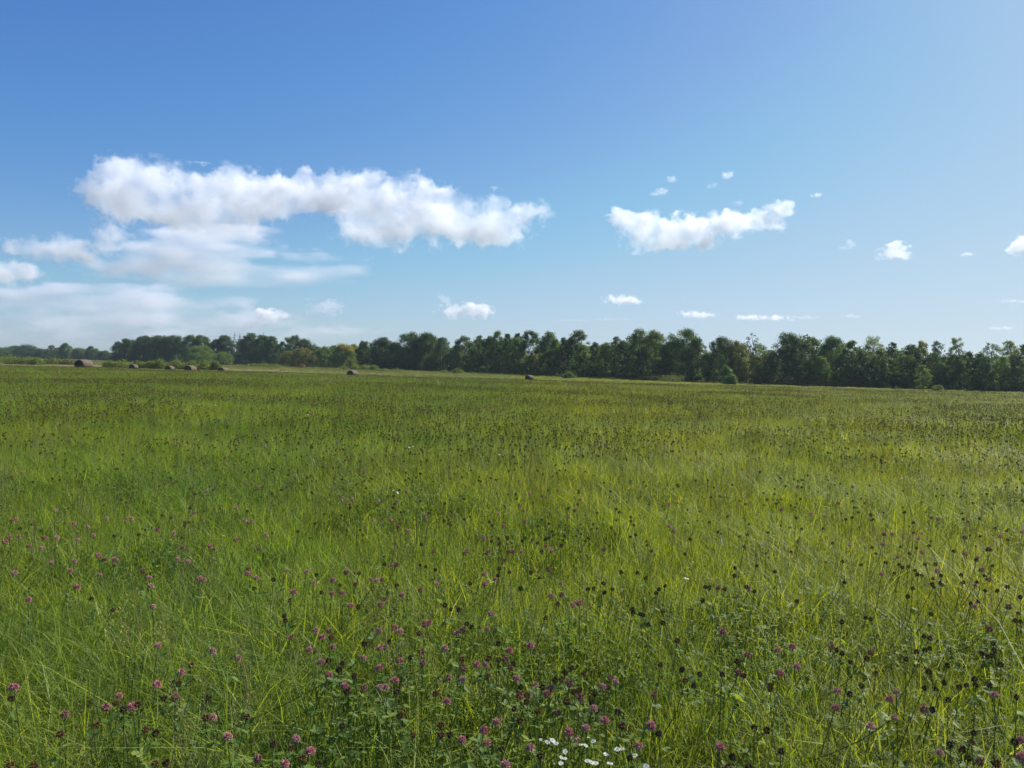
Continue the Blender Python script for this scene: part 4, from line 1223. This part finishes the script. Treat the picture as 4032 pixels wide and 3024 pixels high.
def volume_group():
    ng = bpy.data.node_groups.new('cloud_volume', 'GeometryNodeTree')
    for nm, io, ty in (('Geometry', 'INPUT', 'NodeSocketGeometry'), ('Min', 'INPUT', 'NodeSocketVector'), ('Max', 'INPUT', 'NodeSocketVector'),
                       ('Source', 'INPUT', 'NodeSocketObject'), ('Nx', 'INPUT', 'NodeSocketInt'), ('Ny', 'INPUT', 'NodeSocketInt'), ('Nz', 'INPUT', 'NodeSocketInt'), ('Material', 'INPUT', 'NodeSocketMaterial'),
                       ('Geometry', 'OUTPUT', 'NodeSocketGeometry')):
        ng.interface.new_socket(nm, in_out=io, socket_type=ty)
    L = ng.links.new
    gi, go = ng.nodes.new('NodeGroupInput'), ng.nodes.new('NodeGroupOutput')
    vc = ng.nodes.new('GeometryNodeVolumeCube')
    L(gi.outputs['Min'], vc.inputs['Min']); L(gi.outputs['Max'], vc.inputs['Max'])
    for k in 'xyz': L(gi.outputs['N' + k], vc.inputs['Resolution ' + k.upper()])
    pos = ng.nodes.new('GeometryNodeInputPosition')
    def vm(op, a, b=None):
        n = ng.nodes.new('ShaderNodeVectorMath'); n.operation = op
        L(a, n.inputs[0])
        if b is not None: L(b, n.inputs[1])
        return n.outputs[0]
    t = vm('DIVIDE', vm('SUBTRACT', pos.outputs[0], gi.outputs['Min']), vm('SUBTRACT', gi.outputs['Max'], gi.outputs['Min']))
    s = ng.nodes.new('ShaderNodeSeparateXYZ'); L(t, s.inputs[0])
    def mth(op, a, b):
        n = ng.nodes.new('ShaderNodeMath'); n.operation = op
        for k, x in enumerate((a, b)):
            if hasattr(x, 'links'): L(x, n.inputs[k])
            else: n.inputs[k].default_value = x
        return n.outputs[0]
    def idx(f, n):
        nm1 = mth('SUBTRACT', n, 1.0)
        return mth('MINIMUM', mth('MAXIMUM', mth('ROUND', mth('MULTIPLY', f, nm1), 0.0), 0.0), nm1)
    ix, iy, iz = idx(s.outputs[0], gi.outputs['Nx']), idx(s.outputs[1], gi.outputs['Ny']), idx(s.outputs[2], gi.outputs['Nz'])
    # integer arithmetic, exact for any grid size
    def im(op, a, b):
        n = ng.nodes.new('FunctionNodeIntegerMath'); n.operation = op
        L(a, n.inputs[0]); L(b, n.inputs[1]); return n.outputs[0]
    i = im('ADD', im('MULTIPLY', im('ADD', im('MULTIPLY', ix, gi.outputs['Ny']), iy), gi.outputs['Nz']), iz)
    na = ng.nodes.new('GeometryNodeInputNamedAttribute'); na.data_type = 'FLOAT'; na.inputs['Name'].default_value = 'd'
    si = ng.nodes.new('GeometryNodeSampleIndex'); si.data_type = 'FLOAT'; si.domain = 'POINT'
    oi = ng.nodes.new('GeometryNodeObjectInfo'); L(gi.outputs['Source'], oi.inputs['Object'])
    L(oi.outputs['Geometry'], si.inputs['Geometry'])
    L(next(o for o in na.outputs if o.enabled and o.name == 'Attribute'), next(x for x in si.inputs if x.enabled and x.name == 'Value'))
    L(i, si.inputs['Index'])
    L(next(o for o in si.outputs if o.enabled), vc.inputs['Density'])
    sm = ng.nodes.new('GeometryNodeSetMaterial')
    L(vc.outputs[0], sm.inputs['Geometry']); L(gi.outputs['Material'], sm.inputs['Material'])
    L(sm.outputs[0], go.inputs[0])
    return ng


NG_CLOUD = volume_group()


def cloud(puffs, D, vox, seed, mat, label, name='cloud', depth=0.8, amp=1.15, freq=1.15, stretch=1.0, lo=0.0, hi=0.42, gain=0.55, octs=5, off=0.34, buds=10):
    """puffs: (u, v, ru, rv[, weight]) in photograph pixels, set at distance D and given their own depth."""
    k = D / F
    r = random.Random(seed)
    B = []
    for p in puffs:
        w = p[4] if len(p) > 4 else 1.0
        c = at_depth(p[0], p[1], D)
        rx, rz = p[2] * k, p[3] * k
        ry = max(rz * 1.1, min(rx, rz * 2.2)) * depth
        b = (c[0], D + r.uniform(-0.5, 0.5) * ry, c[2], rx, ry, rz, w)
        B.append(b)
        rs = min(rx, rz)
        for _ in range(int(buds)):          # smaller billows budding from the top and the flanks
            a, e = r.uniform(0, 6.28), r.uniform(-0.25, 1.0)
            ce = math.sqrt(1 - min(1, e * e))
            q = r.uniform(0.62, 0.92); s2 = rs * r.uniform(0.20, 0.46)
            c2 = (b[0] + math.cos(a) * ce * rx * q, b[1] + math.sin(a) * ce * ry * q, b[2] + e * rz * q)
            B.append((*c2, s2 * r.uniform(0.9, 1.4), s2, s2, 0.72 * w))
            for _ in range(3):
                a2, e2 = r.uniform(0, 6.28), r.uniform(-0.2, 1.0); ce2 = math.sqrt(1 - min(1, e2 * e2)); s3 = s2 * r.uniform(0.3, 0.5)
                if s3 > vox * 1.2:
                    B.append((c2[0] + math.cos(a2) * ce2 * s2 * 0.9, c2[1] + math.sin(a2) * ce2 * s2 * 0.9, c2[2] + e2 * s2 * 0.9, s3, s3, s3, 0.6 * w))
    B = np.array(B)
    pad = 1.25
    lo3 = (B[:, :3] - B[:, 3:6] * pad).min(0); hi3 = (B[:, :3] + B[:, 3:6] * pad).max(0)
    n3 = np.maximum(6, np.round((hi3 - lo3) / vox)).astype(int) + 1
    ax = [np.linspace(lo3[i], hi3[i], n3[i], dtype=np.float32) for i in range(3)]
    sm = np.zeros(n3, np.float32)
    for b in B:
        sl = [slice(max(0, int((b[i] - 1.6 * b[3 + i] - lo3[i]) / vox)), int((b[i] + 1.6 * b[3 + i] - lo3[i]) / vox) + 2) for i in range(3)]
        e = ((ax[0][sl[0]] - b[0]) / b[3])[:, None, None] ** 2 + ((ax[1][sl[1]] - b[1]) / b[4])[None, :, None] ** 2 + ((ax[2][sl[2]] - b[2]) / b[5])[None, None, :] ** 2
        sm[tuple(sl)] += b[6] * np.exp(-1.6 * e)
    ok = np.nonzero(sm > 0.04)
    X, Yc, Zc = ax[0][ok[0]], ax[1][ok[1]], ax[2][ok[2]]
    s = freq / (np.median([p[3] for p in puffs]) * k * 0.95)
    so = seed * 9.37
    nse = fbm(X * s / stretch + so, Yc * s / stretch, Zc * s + so * 0.5, octs, gain)
    bil = np.abs(2 * fbm(X * s * 2.1 / stretch + so + 5, Yc * s * 2.1 / stretch, Zc * s * 2.1, 3, 0.5) - 1)
    f = np.minimum(sm[ok], 1.2) - off
    low = fbm(X * s * 0.75 / stretch + so + 40, Yc * s * 0.75 / stretch, Zc * s * 0.75, 2, 0.5)
    hz = (Zc - lo3[2]) / (hi3[2] - lo3[2])
    hi_ = hi * (1.35 - 0.95 * np.clip(hz * 1.4, 0, 1))
    v = (sstep(lo, 1, lo + (f + (nse - 0.5) * 2 * amp - (bil - 0.2) * 0.7 * amp) / hi_) * np.clip(0.85 + 0.8 * (low - 0.5) * 2, 0.4, 1.2)).astype(np.float32)
    d = np.zeros(n3, np.float32); d[ok] = v
    d[0], d[-1], d[:, 0], d[:, -1], d[:, :, 0], d[:, :, -1] = 0, 0, 0, 0, 0, 0
    pts = bpy.data.meshes.new('cloud_points')
    pts.vertices.add(d.size)
    at = pts.attributes.new('d', 'FLOAT', 'POINT'); at.data.foreach_set('value', d.ravel())
    src = bpy.data.objects.new('cloud_points', pts)
    vol = bpy.data.volumes.new(name)
    vol.materials.append(mat)
    o = link(name, vol)
    md = o.modifiers.new('volume', 'NODES'); md.node_group = NG_CLOUD
    ids = {it.name: it.identifier for it in NG_CLOUD.interface.items_tree if it.in_out == 'INPUT'}
    md[ids['Source']] = src
    md[ids['Min']] = [float(x) for x in lo3]; md[ids['Max']] = [float(x) for x in hi3]
    for a, q in zip('xyz', n3): md[ids['N' + a]] = int(q)
    md[ids['Material']] = mat
    tag(o, label, 'cloud', 'clouds over the wood')
    return o


CM = cloud_material('cumulus', 0.0085)
CT = cloud_material('small_cumulus', 0.012)
CS = cloud_material('thin_layer_cloud', 0.0030)
CLOUDS = True
if CLOUDS:
    up_ = lambda L, dy=550: [(p[0], p[1] + dy, *p[2:]) for p in L]
    cloud(up_([(400, 200, 70, 105), (470, 175, 95, 95), (560, 175, 95, 90), (330, 200, 38, 45, .8), (640, 190, 90, 80), (480, 250, 120, 55), (600, 250, 120, 60), (720, 200, 90, 75),
               (820, 180, 90, 65), (920, 180, 80, 65), (1020, 190, 80, 55), (780, 260, 140, 60), (1060, 220, 150, 70), (1130, 240, 120, 60), (1000, 260, 150, 60), (900, 250, 140, 60), (1050, 235, 120, 55), (780, 310, 170, 62, .9), (880, 350, 140, 50, .85), (640, 300, 130, 50, .8),
               (1190, 180, 60, 60), (1170, 230, 90, 60), (1290, 195, 90, 60), (1400, 190, 90, 65), (1500, 205, 90, 60), (1300, 255, 140, 60), (1450, 270, 140, 65), (1590, 250, 90, 80),
               (1660, 195, 50, 58), (1730, 240, 70, 75), (1800, 270, 70, 65), (1600, 330, 150, 75), (1480, 360, 130, 60), (1400, 340, 110, 50), (1720, 340, 140, 75), (1850, 350, 150, 72), (1950, 380, 110, 45),
               (1480, 405, 100, 35), (1950, 290, 60, 70), (1990, 345, 110, 66), (2040, 300, 60, 55), (2110, 285, 45, 45), (2175, 300, 26, 22, .8), (1940, 240, 26, 26, .8)]),
          4600, 6.5, 23, CM, 'huge long white cumulus bank stretching over the left trees')
    cloud([(2420, 860, 45, 40), (2470, 885, 55, 50), (2540, 900, 60, 60), (2620, 920, 80, 60), (2700, 915, 90, 55), (2560, 950, 90, 45), (2650, 955, 90, 40), (2780, 905, 90, 50), (2860, 885, 90, 50), (2920, 870, 80, 38),
           (2990, 880, 80, 28), (3050, 892, 60, 22), (2790, 960, 50, 30)],
          4600, 6.0, 5, CT, 'white ragged cumulus rising to the right above the middle wood', amp=1.1)
    cloud([(3070, 830, 48, 40), (3100, 815, 30, 30), (3040, 845, 34, 22)], 4600, 5.0, 6, CT, 'round white cloudlet above the ragged cumulus\'s right end')
    cloud([(170, 985, 100, 38), (90, 985, 70, 34), (260, 990, 90, 45), (330, 1010, 70, 42), (250, 945, 40, 26)], 4800, 11.0, 7, CM, 'white rounded cloud low at the left, below the huge bank')
    cloud([(425, 920, 55, 46), (460, 960, 75, 55, .8), (400, 980, 60, 50, .7)], 4900, 10.0, 17, CM, 'soft cloud puff between the huge bank and the left cloud', hi=0.7)
    cloud([(40, 1080, 110, 45), (130, 1075, 60, 32), (-60, 1080, 110, 50)], 5600, 12.0, 8, CM, 'white cloud cut by the left border')
    cloud(up_([(700, 440, 260, 44, .9), (600, 500, 260, 50, .9), (820, 380, 240, 44, .9), (900, 550, 420, 40, .9), (900, 400, 160, 36, .7), (980, 450, 330, 22, .7), (1250, 470, 170, 18, .6), (800, 500, 300, 36, .8), (1000, 530, 300, 38, .9), (1250, 525, 190, 40, .9), (650, 560, 300, 30, .7), (1100, 570, 250, 26, .8), (1380, 510, 80, 24, .7)]),
          5600, 18.0, 9, cloud_material('streaky_cloud', 0.0055), 'flat streaky cloud layer under the huge bank', stretch=4.0, hi=0.9, amp=0.6, off=0.0, buds=0)
    cloud([(60, 1150, 260, 26, .8), (350, 1140, 340, 26, .7), (200, 1200, 420, 34, .8), (620, 1190, 420, 34, .8), (420, 1260, 560, 40, .9), (900, 1260, 420, 36, .8), (150, 1320, 500, 44, .9), (700, 1330, 600, 40, .8), (1250, 1310, 420, 34, .7)],
          9000, 38.0, 10, CS, 'grey veil of cloud low over the far left trees', stretch=5.0, hi=1.0, amp=0.55, off=-0.06, buds=0)
    SM = [((1060, 1240, 60, 26, 1110, 1240, 30, 24), 'bright cloud puff above the yellowing trees'), ((1240, 1215, 55, 32, 1290, 1215, 55, 34), 'soft cloud puff right of the bright one, low over the trees'),
          ((1790, 1230, 70, 28, 1880, 1225, 60, 30), 'low pinkish cloud over the centre of the wood'), ((1745, 1170, 26, 20, 1760, 1195, 20, 24), 'wispy tuft above the low pinkish cloud'),
          ((2430, 1182, 55, 20, 2490, 1186, 45, 18), 'small oval cloud alone over the middle wood'), ((2735, 1240, 60, 16, 2790, 1242, 40, 12), 'flat cloud low over the big ragged tree'),
          ((2960, 1252, 60, 12, 3060, 1252, 60, 13), 'long thin flat cloud over the crooked tree'), ((3340, 1245, 30, 10, 3370, 1247, 26, 9), 'small faint cloud over the grey green dome'),
          ((3190, 1250, 40, 9, 3150, 1250, 30, 8), 'faint strip of cloud beside the long thin one'),
          ((3530, 985, 40, 30, 3490, 1005, 50, 22, 3560, 1005, 45, 16), 'small lumpy cumulus in the right sky'), ((3345, 965, 26, 18, 3320, 978, 24, 10), 'slanting cloud shred left of the lumpy cumulus'),
          ((3990, 985, 60, 24, 4040, 960, 60, 34), 'white cloud cut by the right border'), ((3815, 1000, 24, 9, 3800, 1003, 20, 8), 'tiny cloud speck left of the border cloud'),
          ((2600, 757, 28, 16, 2590, 765, 24, 12), 'small cloudlet highest but one over the ragged cumulus'), ((2646, 706, 18, 12, 2652, 712, 14, 10), 'tiny cloudlet above the small one, upper middle sky'),
          ((2866, 690, 26, 17, 2860, 700, 16, 10), 'highest small white cloudlet of the right sky'), ((2805, 732, 24, 12, 2820, 724, 16, 8), 'thin shred under the highest cloudlet'),
          ((2895, 805, 30, 10, 2915, 798, 18, 10), 'faint shred above the ragged cumulus'), ((3210, 770, 22, 10, 3226, 766, 12, 9), 'small cloudlet right of the round cloudlet'),
          ((3975, 1186, 60, 9, 4030, 1188, 40, 8), 'flat faint cloud low at the right border'), ((3930, 1294, 50, 8, 3970, 1292, 30, 8), 'faint flat cloud just over the right trees'),
          ((2260, 1262, 120, 7, 2420, 1256, 90, 6), 'long faint strip of cloud over the centre right trees')]
    for i, (q, lab) in enumerate(SM):
        pf = [tuple(q[j:j + 4]) for j in range(0, len(q), 4)]
        D = 4600 if pf[0][1] < 1100 else 9000
        thin = any(w in lab for w in ('faint', 'shred', 'strip', 'wispy', 'soft'))
        cloud(pf, D, max(4.0, pf[0][3] * D / F / 8), 30 + i, CS if thin and D > 5000 else (cloud_material('shred', 0.005) if thin else CT), lab, amp=1.0 if not thin else 0.9, hi=0.45, stretch=1.6 if thin else 1.2, off=0.28, buds=5)


# ------------------------------------------------------------------ thin summer haze over the field and the wood
hb = np.array([(x, y, z) for x in (-900, 900) for y in (-40, 1100) for z in (-45.0, 34.0)], float)
hm, hnt, hout = new_mat('haze_air')
hv_ = N(hnt, 'ShaderNodeVolumePrincipled', Density=0.00010, Anisotropy=0.2)
hv_.inputs['Color'].default_value = (0.70, 0.85, 1.0, 1)
hnt.links.new(hv_.outputs[0], hout.inputs['Volume'])
haze = link('haze', mesh('haze', hb, np.array([[0, 1, 3, 2], [4, 6, 7, 5], [0, 4, 5, 1], [2, 3, 7, 6], [0, 2, 6, 4], [1, 5, 7, 3]])), mats=(hm,))
tag(haze, 'thin bluish summer haze over the field', 'haze', kind='stuff')
